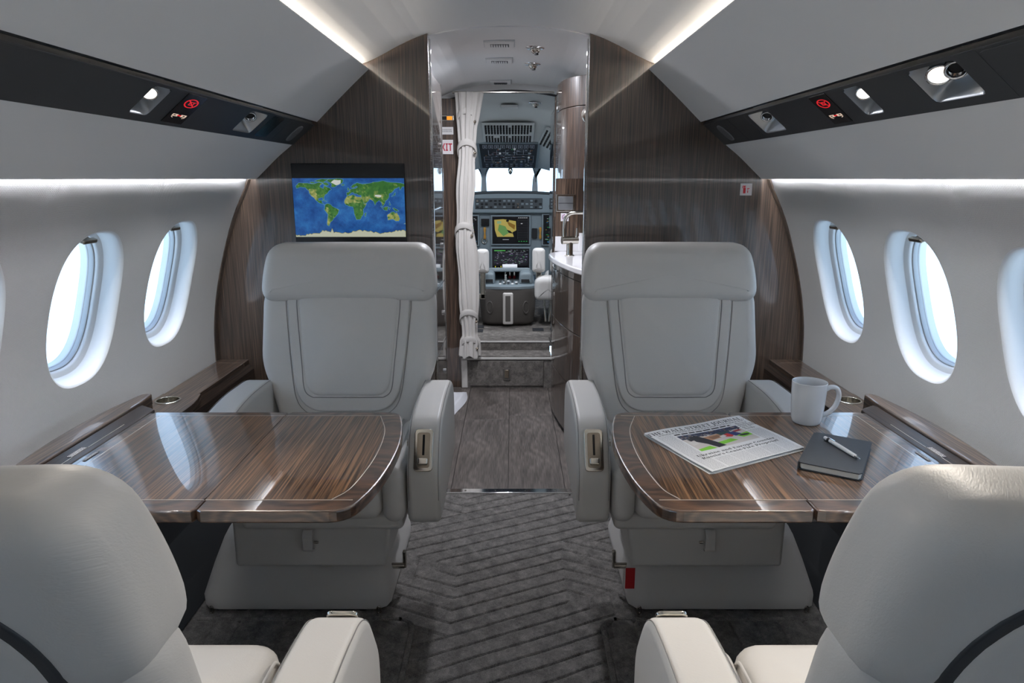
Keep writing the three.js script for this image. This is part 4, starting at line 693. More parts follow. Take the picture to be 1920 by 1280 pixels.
// galley unit on the right
{
  const g = thing('galley_base_cabinet', 'curved glossy dark wood galley cabinet under the white counter', 'cabinet');
  const plan = (k = 0) => [[.62, 2.93 - k, .02], [.37 - k, 3.15 - k * .5, .15], [.280 - k, 3.48, .25], [.240 - k, 3.78, .15], [.240 - k, 3.95, .06], [.30, 4.06, .02], [.92, 4.06, .01], [.92, 2.93 - k, .01]];
  const up = (pts, y0, y1, bev = .002) => { const q = extrude(roundPoly(pts, 120), y1 - y0 - 2 * bev, bev); q.rotateX(-Math.PI / 2); q.translate(0, y0 + bev, 0); return q; };
  part('plinth', up(plan(-.02), .002, .03), M.blackMatte, g);
  for (const [a, b, k] of [[.032, .30, 0], [.303, .58, 0], [.583, .845, 0], [.848, .885, .002]]) part(k ? 'top_rail' : 'door_panel', uvm(up(plan(k), a, b, .0025)), M.galleyWood, g);
  const ct = thing('galley_counter', 'white stone galley counter with raised rear lip', 'counter'); part('slab', up(plan(.022).map((p) => [p[0], p[1], p[2]]), .886, .915, .006), M.counter, ct); part('upstand', box(.40, .92, .915, 1.02, -4.06, -4.035, .003), M.counter, ct); part('upstand', box(.262, .42, .915, 1.00, -4.06, -4.04, .003), M.counter, ct);
  for (const y of [.22, .5, .76]) { const k = new THREE.CapsuleGeometry(.008, .05, 6, 12); part('pull', move(k, .345, y, -3.205), M.chrome, g, 'polished pull'); }
  // faucet
  const f0 = onD(1068, 473, 3.80), fx = f0[0], fz0 = -3.80;
  const fc = thing('faucet', 'brushed metal galley faucet with curved spout on the white counter', 'faucet', [fx, .915, fz0]);
  part('base', lathe([[0, 0], [.026, 0], [.026, .004], [.018, .007], [.0175, .075], [0, .077]]), M.nickel, fc);
  const bd = cyl(.021, .021, .09, 28); bd.rotateZ(Math.PI / 2); bd.rotateY(.25); part('valve_body', move(bd, .0, .085, 0), M.nickel, fc);
  part('spout', tube([[-.03, .09, 0], [-.032, .15, 0], [-.026, .20, .004], [.0, .228, .01], [.05, .234, .02], [.11, .228, .03], [.135, .20, .035], [.138, .175, .036]], .0105, 60, 14), M.nickel, fc);
  part('handle', tube([[.034, .10, 0], [.036, .125, .002], [.037, .15, .004]], .005, 12, 10), M.nickel, fc);
  // upper cabinet
  const u = thing('galley_upper_cabinet', 'curved glossy dark wood galley cabinet reaching up to the ceiling', 'cabinet');
  const upl = [[.44, 3.34, .02], [.33, 3.38, .12], [.262, 3.52, .10], [.243, 3.74, .08], [.252, 3.9, .05], [.30, 3.94, .03], [.44, 3.94, .01]];
  part('lower_door', uvm(up(upl, 1.325, 1.655)), M.darkWood, u); part('upper_door', uvm(up(upl, 1.658, 1.79)), M.darkWood, u);
  const lk = onD(1101, 228, 3.3); const kn = lathe([[0, .012], [.018, .012], [.022, .009], [.034, .007], [.036, 0], [0, 0]], 32); kn.rotateZ(Math.PI / 2); part('latch', move(kn, .0, .0, .0).rotateY(1.2).translate(.368, 1.612, -3.368), M.nickel, u, 'round metal latch');
  part('placard', box(.2425, .2435, 1.672, 1.684, -3.76, -3.70, .0003, 1), M.white, u);
  // back splash with switch plate
  const bs = structGroup('wall_galley_back', 'dark veneer galley back panel above the counter', 'wall'); part('panel', uvm(box(.262, .95, .0, 1.80, -4.11, -4.065, .003)), M.ledge, bs); part('side', uvm(box(.93, .97, 0, 1.8, -4.4, -2.80)), M.ledge, bs);
  const q0 = onD(1043, 364, 4.06), q1 = onD(1078, 397, 4.06), sw = thing('galley_control_plate', 'square metal galley control plate on the veneer back panel', 'switch plate');
  part('frame', box(q0[0], q1[0], q1[1], q0[1], -4.065, -4.055, .004), M.nickel, sw); part('flap', box(q0[0] + .012, q1[0] - .012, q1[1] + .012, q0[1] - .012, -4.058, -4.048, .003), M.tray, sw); part('flap_edge', box(q0[0] + .012, q1[0] - .012, (q0[1] + q1[1]) / 2 - .002, (q0[1] + q1[1]) / 2 + .001, -4.05, -4.046, .0005, 1), M.charcoal, sw);
  const n0 = onD(1059, 407, 4.06), ns = thing('no_smoking_placard', 'small pale placard with a struck-out circle below the control plate', 'placard'); part('plate', move(new RoundedBoxGeometry(.046, .046, .002, 2, .0009), n0[0], n0[1], -4.064), M.white, ns);
  const nf = new THREE.PlaneGeometry(.04, .04); nf.translate(n0[0], n0[1], -4.0628); part('print', nf, printed(canvasTex(64, 64, (x) => { x.fillStyle = '#d8ccd6'; x.fillRect(0, 0, 64, 64); x.strokeStyle = '#8a5a7a'; x.lineWidth = 6; x.beginPath(); x.arc(32, 32, 22, 0, 7); x.stroke(); x.beginPath(); x.moveTo(16, 48); x.lineTo(48, 16); x.stroke(); x.fillStyle = '#555'; x.fillRect(18, 29, 28, 6); })), ns);
  // polished partition edge by the cockpit on the right
  const pp = structGroup('wall_cockpit_right', 'polished dark partition beside the cockpit entrance', 'wall'); part('panel', uvm(box(.268, .95, .0, 1.80, -4.39, -4.345, .003)), M.ledge, pp); part('mirror_face', box(.264, .270, .30, 1.72, -4.76, -4.40, .001, 1), std({ color: col(.5, .5, .5), roughness: .03, metalness: 1 }), pp, 'mirror polished side'); part('core', box(.270, .29, .28, 1.74, -4.76, -4.39, .002), M.darkWood, pp);
}
// ceiling fittings over the galley
{
  const tilt = (x) => Math.atan(-.52 * x - 4.36 * x ** 3);
  const spots = [[936, 84, .085, .042], [936, 115, .085, .042], [938, 155, .085, .042]];
  spots.forEach(([px, py], i) => {
    const r = ray(px, py), t = (1.872 - CAMH) / r[1], x = CAMX + r[0] * t, z = r[2] * t, y = galleyY(x);
    const v = thing(i < 2 ? 'ceiling_lamp' : 'ceiling_vent', i < 2 ? `white ceiling plate with ribbed lamp lens, ${i ? 'second' : 'first'} after the doorway` : 'white ceiling plate with dark slotted air grille above the galley', i < 2 ? 'light' : 'vent', [x, y, z]);
    part('gap', box(-.066, .066, -.003, .002, -.074, .074, .002), M.gasket, v); part('plate', box(-.062, .062, -.010, -.002, -.07, .07, .003), M.shell, v); const ribs = []; for (let k = 0; k < 7; k++) ribs.push(box(-.034 + k * .0105, -.027 + k * .0105, -.014, -.008, -.028, .028, .001, 1));
    part(i < 2 ? 'lens' : 'slot', merge(ribs), i < 2 ? M.white : M.charcoal, v); part('bed', box(-.037, .041, -.0108, -.009, -.032, .032, .0004, 1), M.charcoal, v);
    if (i < 2) { const l = new THREE.RectAreaLight(0xf3f5ff, POWER.galley, .07, .06); l.name = 'lamp_light'; l.position.set(0, -.017, 0); l.rotation.x = -Math.PI / 2; v.add(l); }
  });
  for (const [px, py] of [[1004, 91], [999, 121], [1005, 187]]) { const r = ray(px, py), Y = py > 150 ? 1.80 : 1.872, t = (Y - CAMH) / r[1], x = CAMX + r[0] * t, z = py > 150 ? -4.62 : r[2] * t, e = thing('ceiling_air_nozzle', py > 150 ? 'chrome eyeball air nozzle in the cockpit ceiling lining' : py < 100 ? 'chrome eyeball air nozzle in the galley ceiling, beside the first lamp' : 'chrome eyeball air nozzle in the galley ceiling, beside the second lamp', 'air nozzle', [x, py > 150 ? 1.792 : galleyY(x), z]);
    part('ring', lathe([[.018, .004], [.042, .004], [.044, 0], [.036, -.006], [.022, -.008], [.018, .002]], 36), M.chrome, e); const b = new THREE.SphereGeometry(.021, 24, 16); part('eyeball', move(b, 0, -.006, 0), M.nickel, e); part('core', move(cyl(.009, .009, .01, 20), .004, -.025, .004), M.blackMatte, e); }
}

// ---------- steps up to the cockpit ----------
{
  const st = thing('cockpit_step', 'carpeted step with drawer and pale metal nosing below the cockpit', 'step');
  part('riser', uvm(box(-.315, .268, .0, .195, -4.46, -4.315, .004)), M.stepCarpet, st);
  part('drawer_front', uvm(box(-.262, .215, .018, .186, -4.317, -4.307, .004)), M.stepCarpet, st); part('side_post', box(-.313, -.275, .005, .192, -4.322, -4.309, .004), M.linen, st);
  part('latch_frame', box(-.045, .0, .055, .135, -4.309, -4.303, .005), M.taupe, st); part('latch', box(-.036, -.009, .075, .128, -4.305, -4.299, .003), M.bronze, st);
  part('nosing', box(-.315, .268, .193, .206, -4.48, -4.306, .004), M.nosing, st, 'pale metal nosing');
  part('tread', uvm(box(-.300, .262, .200, .212, -4.50, -4.325, .004)), M.stepCarpet, st); part('upper_riser', uvm(box(-.32, .264, .20, .262, -4.66, -4.50, .004)), M.stepCarpet, st); part('upper_nosing', box(-.315, .264, .262, .270, -4.52, -4.495, .003), M.nosing, st, 'pale metal nosing');
  const fl = structGroup('floor_cockpit', 'dark carpet floor of the cockpit', 'floor'); part('carpet', uvm(box(-.95, .95, .20, .262, -7.2, -4.66, .002)), M.stepCarpet, fl);
  for (const [x, z] of [[-.235, -4.86], [-.235, -5.0], [.20, -4.9]]) part('rail_cover', box(x - .04, x + .04, .262, .266, z - .045, z + .045, .002), M.charcoal, fl);
}
// ---------- cockpit shell ----------
{
  const w = structGroup('wall_cockpit', 'grey green cockpit lining', 'wall'), lin = M.cockpitLining;
  for (const s of [-1, 1]) { part('side_lining', box(s > 0 ? .80 : -.84, s > 0 ? .84 : -.80, .2, 1.0, -7.2, -4.39), lin, w); part('upper_side', sweepZ([[.82, .98], [.80, 1.18]].map((p) => [p[0] * s, p[1]]), -7.2, -4.39, s * -.02), lin, w); part('roof_side', sweepZ([[.80, 1.40], [.72, 1.62], [.5, 1.78]].map((p) => [p[0] * s, p[1]]), -6.4, -4.39, s * -.02), lin, w); part('aft_post', box(s > 0 ? .78 : -.84, s > 0 ? .84 : -.78, 1.16, 1.42, -5.4, -4.39), lin, w); }
  part('nose', box(-.85, .85, .2, 1.16, -7.24, -7.2), lin, w);
  // ceiling lining, curving down towards the overhead panel
  const pos = [], idx = [], nu = 24, nv = 14; const rows = [[-4.39, 1.838], [-4.46, 1.828], [-4.6, 1.806], [-4.85, 1.772], [-5.08, 1.738], [-5.42, 1.63], [-5.5, 1.612], [-6.15, 1.435], [-6.45, 1.45]];
  rows.forEach(([z, y]) => { for (let i = 0; i <= nu; i++) { const x = -.62 + 1.24 * i / nu; pos.push(x, y - .35 * x * x - .25 * x ** 4, z); } });
  for (let k = 0; k < rows.length - 1; k++) for (let i = 0; i < nu; i++) { const a = k * (nu + 1) + i, b = a + nu + 1; idx.push(a, a + 1, b + 1, a, b + 1, b); }
  const g = new THREE.BufferGeometry(); g.setAttribute('position', new THREE.Float32BufferAttribute(pos, 3)); g.setAttribute('uv', new THREE.Float32BufferAttribute(new Float32Array(pos.length / 3 * 2), 2)); g.setIndex(idx); g.computeVertexNormals(); part('ceiling_lining', g, lin, w);
  const rim = []; for (let i = 0; i <= 24; i++) { const x = -.5 + i / 24; rim.push([x, 1.838 - .35 * x * x - .25 * x ** 4, -4.395]); } part('ceiling_rim', tube(rim, .007, 60, 8), M.charcoal, w, 'dark edge line of the ceiling');
  { const r = ray(955, 187), z = -4.72, x = CAMX + r[0] * z / r[2]; part('ceiling_plate', box(x - .055, x + .055, 1.770, 1.786, z - .06, z + .06, .004), M.cockpitLining, w); }
  const dl = thing('cockpit_fill_light', 'added round fill light in the cockpit roof lining ahead of the curtain', 'light', [-.42, 1.68, -4.8]); part('rim', lathe([[.05, 0], [.07, 0], [.072, -.006], [.05, -.012]], 32), M.nickel, dl); part('lens', move(cyl(.052, .052, .006, 32), 0, -.004, 0), M.lampGlow, dl);  // unseen pair of roof lamps, added only to brighten the cockpit
  { const l = new THREE.RectAreaLight(0xeef4ff, POWER.cockpit, .09, .09); l.name = 'fill_glow'; l.position.set(0, -.016, 0); l.rotation.x = -Math.PI / 2; dl.add(l); const d2 = dl.clone(); d2.name = numbered('cockpit_fill_light'); d2.position.x = .42; d2.userData = { label: 'added round fill light in the cockpit roof lining ahead of the galley', category: 'light' }; scene.add(d2); }
  part('roof_cover', box(-.9, .9, 1.9, 1.92, -6.5, -4.3), M.shell, w);
  part('partition_head', (() => { const o = []; for (let i = 0; i <= 20; i++) { const x = -.7 + 1.4 * i / 20; o.push([x, 1.838 - .35 * x * x - .25 * x ** 4]); } o.push([.95, 1.2], [1.0, 1.95], [-1.0, 1.95], [-.95, 1.2]); const e = extrude(o, .03); e.translate(0, 0, -4.425); return e; })(), M.ceiling, w);
  // windshield posts and panes
  const wsY0 = 1.19, wsY1 = 1.452;
  const posts = [[[-.232, -6.58], [-.275, -6.55]], [[.208, -6.58], [.25, -6.55]]];
  for (const s of [-1, 1]) { const x0 = s < 0 ? -.245 : .222; part('windshield_post', (() => { const q = pad(roundPoly([[x0 - .03, wsY0 - .04, .01], [x0 + .03, wsY0 - .04, .01], [x0 + .018, wsY1 - .08, .1], [x0 + s * -.06 + .03, wsY1 + .02, .02], [x0 + s * .09 - .01, wsY1 + .02, .02], [x0 - .018, wsY1 - .08, .1]].sort(() => 0), 64), { d: .06, r: .012, rings: 3 }); return q; })().translate(0, 0, -6.5), lin, w);
    part('side_post', box(s * .62 - .03, s * .62 + .03, 1.15, 1.46, -6.2, -6.1, .01), lin, w); }
  part('windshield_head', box(-.80, .80, 1.432, 1.52, -6.56, -6.42, .02), lin, w);
  part('cowl', box(-.82, .82, 1.10, 1.195, -6.9, -6.3, .03), M.cockpitDark, w, 'dark glareshield cowl');
  const wp = structGroup('window_29', 'cockpit windshield of three clear panes', 'window');
  const pane = (a, b, c, d) => { const q = new THREE.BufferGeometry(); q.setAttribute('position', new THREE.Float32BufferAttribute([...a, ...b, ...c, ...a, ...c, ...d], 3)); q.computeVertexNormals(); q.setAttribute('uv', new THREE.Float32BufferAttribute(new Float32Array(12), 2)); return q; };
  part('pane', pane([-.25, 1.17, -6.56], [.225, 1.17, -6.56], [.225, 1.46, -6.50], [-.25, 1.46, -6.50]), M.glass, wp); part('pane', pane([-.82, 1.17, -6.1], [-.25, 1.17, -6.56], [-.25, 1.46, -6.50], [-.80, 1.46, -6.05]), M.glass, wp); part('pane', pane([.225, 1.17, -6.56], [.80, 1.17, -6.1], [.80, 1.46, -6.05], [.225, 1.46, -6.50]), M.glass, wp);
}
// ---------- overhead panel ----------
{
  const tp = [-5.5, 1.603], bp = [-6.12, 1.430], ln = Math.hypot(tp[0] - bp[0], tp[1] - bp[1]), ang = Math.atan2(tp[1] - bp[1], tp[0] - bp[0]);   // slope: rises towards the cabin
  const toW = (g, lift = 0) => { g.rotateX(ang - Math.PI); g.translate(0, (tp[1] + bp[1]) / 2 - lift, (tp[0] + bp[0]) / 2); return g; };
  // local frame: x across, z along the slope, y towards the pilots (downwards)
  const put = (g) => { const m = new THREE.Matrix4().makeBasis(new THREE.Vector3(1, 0, 0), new THREE.Vector3(0, tp[1] - bp[1], tp[0] - bp[0]).divideScalar(ln), new THREE.Vector3(0, -(tp[0] - bp[0]), tp[1] - bp[1]).divideScalar(ln)); m.setPosition(0, (tp[1] + bp[1]) / 2, (tp[0] + bp[0]) / 2); g.applyMatrix4(m); return g; };
  const zdir = -1;   // the basis' z points up; the face looks down
  const t = thing('overhead_panel', 'dark cockpit overhead switch panel with white legends above the windshield', 'switch panel');
  const w = .50, face = (x0, x1, y0, y1, d0, d1, r = .002) => put(box(x0, x1, y0, y1, d0 + .004, d1 + .004, r, 1));
  part('board', face(-w / 2 - .01, w / 2 - .02, -ln / 2, ln / 2, 0, .014), M.cockpitGrey, t); 
  const board = canvasTex(1024, 1024, (x) => {
    x.fillStyle = '#15161c'; x.fillRect(0, 0, 1024, 1024); x.strokeStyle = '#c9ccd6'; x.lineWidth = 7;
    const R = (a, b, c, d) => x.strokeRect(a, b, c, d), L = (...p) => { x.beginPath(); p.forEach((q, i) => (i ? x.lineTo(q[0], q[1]) : x.moveTo(q[0], q[1]))); x.stroke(); };
    for (let i = 0; i < 9; i++) R(60 + i * 104, 40, 70, 130); for (let i = 0; i < 9; i++) { x.fillStyle = '#aeb2bd'; x.fillRect(72 + i * 104, 60, 46, 16); x.fillRect(80 + i * 104, 100, 30, 40); }
    L([150, 240], [150, 440], [620, 440], [620, 240]); L([220, 330], [560, 330]); L([300, 240], [300, 440]); L([460, 240], [460, 440]); R(660, 230, 240, 190); L([700, 300], [860, 300]); L([780, 230], [780, 420]); R(60, 520, 300, 230); L([60, 620], [360, 620]); L([200, 520], [200, 750]); L([420, 520], [900, 520]); L([420, 640], [820, 640], [820, 760]); L([560, 520], [560, 640]); R(880, 480, 90, 300);
    for (let i = 0; i < 60; i++) { x.fillStyle = ['#d5d8e0', '#9da3b2', '#c9ccd6', '#31333c', '#7a2a2a', '#cf7a1e'][i % 6]; const a = 60 + hash(i, 1, 2) * 880, b = 220 + hash(i, 3, 4) * 560; x.fillRect(a, b, 16 + hash(i, 5, 6) * 34, 12 + hash(i, 7, 8) * 14); }
    x.fillStyle = '#3fd06a'; x.fillRect(560, 200, 40, 22); x.fillStyle = '#e8922a'; x.fillRect(320, 200, 30, 20); x.fillRect(590, 900, 34, 30); for (let r = 0; r < 2; r++) for (let i = 0; i < 10; i++) { x.fillStyle = '#2a2c35'; x.fillRect(60 + i * 94, 820 + r * 90, 70, 60); x.fillStyle = ['#c4c8d4', '#8fa7d8', '#d8d8d8'][i % 3]; x.fillRect(68 + i * 94, 836 + r * 90, 54, 12); x.fillRect(76 + i * 94, 858 + r * 90, 30, 8); }
  });
  const sheet = new THREE.PlaneGeometry(w - .05, ln - .02); sheet.translate(-.015, 0, .0188); part('legend_board', put(sheet), printed(board, { roughness: .5, side: THREE.DoubleSide }), t, 'black board with white legends');
  for (let r = 0; r < 5; r++) for (let i = 0; i < 7; i++) { if (hash(i, r, 33) < .62) continue; const x = -.20 + i * .058, y = -ln * .36 + r * ln * .17; const big = hash(i, r, 34) < .3; const g = big ? (() => { const c = cyl(.011, .013, .02, 14); c.rotateX(Math.PI / 2); c.translate(x, y, .027); return c; })() : box(x - .008, x + .008, y - .011, y + .011, .018, .028, .002, 1); part(big ? 'knob' : 'switch', put(g), big ? M.cockpitDark : [M.cockpitGrey, M.blackMatte, M.white][(i + r) % 3], t); }
  { const c = onD(957, 318, 6.15); const s = lathe([[0, .03], [.012, .03], [.016, .01], [.022, -.01], [.014, -.03], [.006, -.04], [0, -.042]], 20); part('compass_lamp', move(s, c[0], 1.402, -6.14), M.nickel, t); part('compass_bracket', box(c[0] - .012, c[0] + .012, 1.425, 1.445, -6.16, -6.11, .003), M.cockpitDark, t); }
  // circuit breaker fields above
  const cb = thing('breaker_panel', 'pale cockpit panel filled with rows of black circuit breakers', 'switch panel');
  const A = [-5.10, 1.722], B = [-5.43, 1.618], l2 = Math.hypot(A[0] - B[0], A[1] - B[1]);
  const mB = new THREE.Matrix4().makeBasis(new THREE.Vector3(1, 0, 0), new THREE.Vector3(0, A[1] - B[1], A[0] - B[0]).divideScalar(l2), new THREE.Vector3(0, -(A[0] - B[0]), A[1] - B[1]).divideScalar(l2)).setPosition(0, (A[1] + B[1]) / 2 - .012, (A[0] + B[0]) / 2);
  const bk = (g) => { g.applyMatrix4(mB); return g; };
  part('plate', bk(box(-.20, .17, -l2 / 2, l2 / 2, .0, .012, .003)), M.cockpitLining, cb);
  for (const row of [.42, .30, .18, .06, -.16, -.28, -.40]) for (let i = 0; i < 16; i++) { if (hash(i, row * 100, 5) < .06) continue; const c = cyl(.0065, .0075, .016, 8); c.rotateX(Math.PI / 2); c.translate(-.176 + i * .0215, row * l2, .018); part('breaker', bk(c), M.blackMatte, cb); }
  for (const s of [-1, 1]) { const sp = thing('side_breaker_panel', `small slanted panel of circuit breakers on the ${s < 0 ? 'curtain' : 'galley'} side of the cockpit roof`, 'switch panel'), x0 = s < 0 ? -.345 : .29; const rot = (g) => { g.rotateZ(s * -.45); g.translate(x0, 1.615, -5.3); return g; };
    const tilt = (g) => { g.applyMatrix4(new THREE.Matrix4().makeBasis(new THREE.Vector3(1, 0, 0), new THREE.Vector3(0, .3, .954), new THREE.Vector3(0, -.954, .3))); return rot(g); };
    part('plate', tilt(box(-.06, .06, -.17, .17, 0, .01, .002)), M.cockpitLining, sp); for (let r = 0; r < 7; r++) for (let i = 0; i < 4; i++) { const c = cyl(.007, .008, .014, 8); c.rotateX(Math.PI / 2); c.translate(-.042 + i * .028, -.14 + r * .045, .016); part('breaker', tilt(c), M.blackMatte, sp); } }
}
// ---------- instrument panel ----------
{
  const t = thing('instrument_panel', 'grey blue cockpit instrument panel with lit flight displays', 'instrument panel');
  part('fascia', box(-.80, .80, .50, 1.06, -6.12, -6.03, .015), M.cockpitGrey, t);
  const gs = part('glareshield', (() => { const o = roundPoly([[-.80, 1.04, .02], [.80, 1.04, .02], [.80, 1.13, .03], [.3, 1.205, .25], [0, 1.212, .4], [-.3, 1.205, .25], [-.80, 1.13, .03]], 128); const g = pad(o, { d: .30, r: .015, rings: 4 }); g.translate(0, 0, -6.12); return g; })(), M.cockpitGrey, t);
  part('glareshield_lip', tube([[-.62, 1.165, -5.98], [-.3, 1.206, -5.975], [0, 1.214, -5.975], [.3, 1.206, -5.975], [.62, 1.165, -5.98]], .012, 50, 8), M.cockpitDark, gs);
  part('autopilot_strip', box(-.30, .27, 1.075, 1.165, -5.975, -5.962, .006), M.cockpitDark, gs);
  for (let r = 0; r < 3; r++) for (let i = 0; i < 15; i++) { const x = -.28 + i * .038, y = 1.092 + r * .026, h = hash(i, r, 50); if (h < .2) continue; if (h > .72) { const c = cyl(.009, .011, .02, 14); c.rotateX(Math.PI / 2); part('knob', move(c, x, y, -5.953), h > .86 ? M.blackMatte : M.nickel, gs); } else part('button', box(x - .011, x + .011, y - .007, y + .007, -5.963, -5.955, .002, 1), h > .5 ? M.blackMatte : M.cockpitGrey, gs); }
  for (const x of [-.36, -.40, -.44, .34, .38]) part('button', box(x - .014, x + .014, 1.09, 1.11, -5.975, -5.96, .002, 1), M.blackMatte, gs);
  const scr = (x0, y0, x1, y1, D, tex, lab) => { const a = onD(x0, y0, D), b = onD(x1, y1, D); const bz = part('display_bezel', box(a[0] - .018, b[0] + .018, b[1] - .018, a[1] + .018, -D - .05, -D - .001, .006), M.cockpitGrey, t); part('display_frame', box(a[0] - .006, b[0] + .006, b[1] - .006, a[1] + .006, -D - .02, -D + .0005, .002), M.blackMatte, bz); const g = new THREE.PlaneGeometry(b[0] - a[0], a[1] - b[1]); g.translate((a[0] + b[0]) / 2, (a[1] + b[1]) / 2, -D + .001); part('display', g, glowing(tex, .7), bz, lab); };
  const mapT = canvasTex(512, 400, (x) => { x.fillStyle = '#0a0b10'; x.fillRect(0, 0, 512, 400); x.save(); x.beginPath(); x.rect(8, 20, 330, 290); x.clip(); x.fillStyle = '#bfae5e'; x.beginPath(); x.moveTo(20, 40); x.lineTo(150, 30); x.lineTo(330, 60); x.lineTo(335, 200); x.lineTo(280, 230); x.lineTo(300, 300); x.lineTo(60, 300); x.lineTo(30, 200); x.fill(); x.fillStyle = '#6b9a5a'; x.beginPath(); x.moveTo(90, 110); x.lineTo(180, 140); x.lineTo(230, 240); x.lineTo(150, 290); x.lineTo(70, 200); x.fill(); x.fillStyle = '#8a6a2c'; x.beginPath(); x.moveTo(200, 60); x.lineTo(320, 120); x.lineTo(310, 190); x.lineTo(230, 130); x.fill(); x.fillStyle = '#8fb089'; x.fillRect(60, 60, 60, 40); x.fillStyle = '#0a0b10'; x.beginPath(); x.moveTo(200, 190); x.lineTo(250, 210); x.lineTo(290, 250); x.lineTo(230, 240); x.fill(); x.beginPath(); x.ellipse(210, 55, 22, 16, 0, 0, 7); x.fill(); x.restore(); x.fillStyle = '#111217'; x.fillRect(60, 300, 260, 90); x.fillStyle = '#c9ccd2'; x.font = '16px sans-serif'; x.fillRect(140, 338, 90, 8); x.strokeStyle = '#5d6068'; x.lineWidth = 2; for (let i = 0; i < 12; i++) { x.strokeRect(356, 24 + i * 26, 148, 26); } x.fillStyle = '#d8dade'; for (let i = 0; i < 5; i++) x.fillRect(362 + i * 28, 6, 20, 8); x.fillRect(400, 92, 24, 12); x.fillStyle = '#40c060'; for (let i = 0; i < 4; i++) x.fillRect(366 + i * 36, 364, 18, 10); });
  const sysT = canvasTex(512, 360, (x) => { x.fillStyle = '#0b0a10'; x.fillRect(0, 0, 512, 360); x.fillStyle = '#1c1a26'; x.fillRect(8, 60, 496, 150); for (let i = 0; i < 130; i++) { x.fillStyle = ['#b9bcc6', '#8b8f9c', '#57b06a', '#c9ccd2', '#5e6270', '#b99adf'][i % 6]; x.fillRect(14 + hash(i, 1, 60) * 470, 10 + hash(i, 2, 60) * 210, 8 + hash(i, 3, 60) * 26, 4); } x.fillStyle = '#59c05a'; x.fillRect(20, 14, 160, 14); x.fillStyle = '#cfcf4a'; for (let i = 0; i < 4; i++) x.fillRect(30 + i * 40, 250 + (i % 2) * 20, 12, 24); x.strokeStyle = '#40c060'; x.lineWidth = 3; for (let i = 0; i < 4; i++) { x.beginPath(); x.arc(40 + i * 50, 300, 18, 2.4, 6.4); x.stroke(); } });
  const pfd = canvasTex(256, 360, (x) => { x.fillStyle = '#0b0c10'; x.fillRect(0, 0, 256, 360); for (let i = 0; i < 90; i++) { x.fillStyle = ['#39c46a', '#d8dade', '#39c46a', '#d0a93a', '#4a9ad8'][i % 5]; x.fillRect(14 + hash(i, 1, 70) * 220, 20 + hash(i, 2, 70) * 320, 8 + hash(i, 3, 70) * 22, 5); } x.fillStyle = '#7a6a3a'; x.fillRect(60, 40, 120, 60); x.strokeStyle = '#d8dade'; x.lineWidth = 4; x.beginPath(); x.arc(128, 300, 34, 0, 7); x.stroke(); });
  scr(924, 407, 991, 456, 6.0, mapT, 'lit moving map display'); scr(924, 467, 991, 512, 5.97, sysT, 'lit systems display'); scr(850, 406, 895, 458, 6.0, pfd, 'lit flight display'); scr(1020, 404, 1064, 457, 6.0, pfd, 'lit flight display');
  { const a = onD(902, 410, 6.0), b = onD(917, 424, 6.0); part('standby_display', box(a[0], b[0], b[1], a[1], -6.03, -6.005, .004), M.black, t); }
  for (const px of [909, 1013]) { const a = onD(px, 437, 6.0), g = lathe([[0, .05], [.010, .05], [.012, .03], [.006, .0], [.012, -.03], [.008, -.05], [0, -.05]], 16); part('gear_handle', move(g, a[0], a[1], -6.0), M.amber.clone(), t, 'amber handle'); t.children[t.children.length - 1].material.emissiveIntensity = 0; }
  { const a = onD(908, 452, 6.0), q = new THREE.TorusGeometry(.02, .006, 8, 20); part('trim_wheel', move(q, a[0], a[1], -6.02), M.nickel, t); }
  { const a = onD(1003, 437, 6.0); part('gear_box', box(a[0] - .025, a[0] + .02, a[1] - .045, a[1] + .04, -6.04, -6.0, .004), M.blackMatte, t); }
}
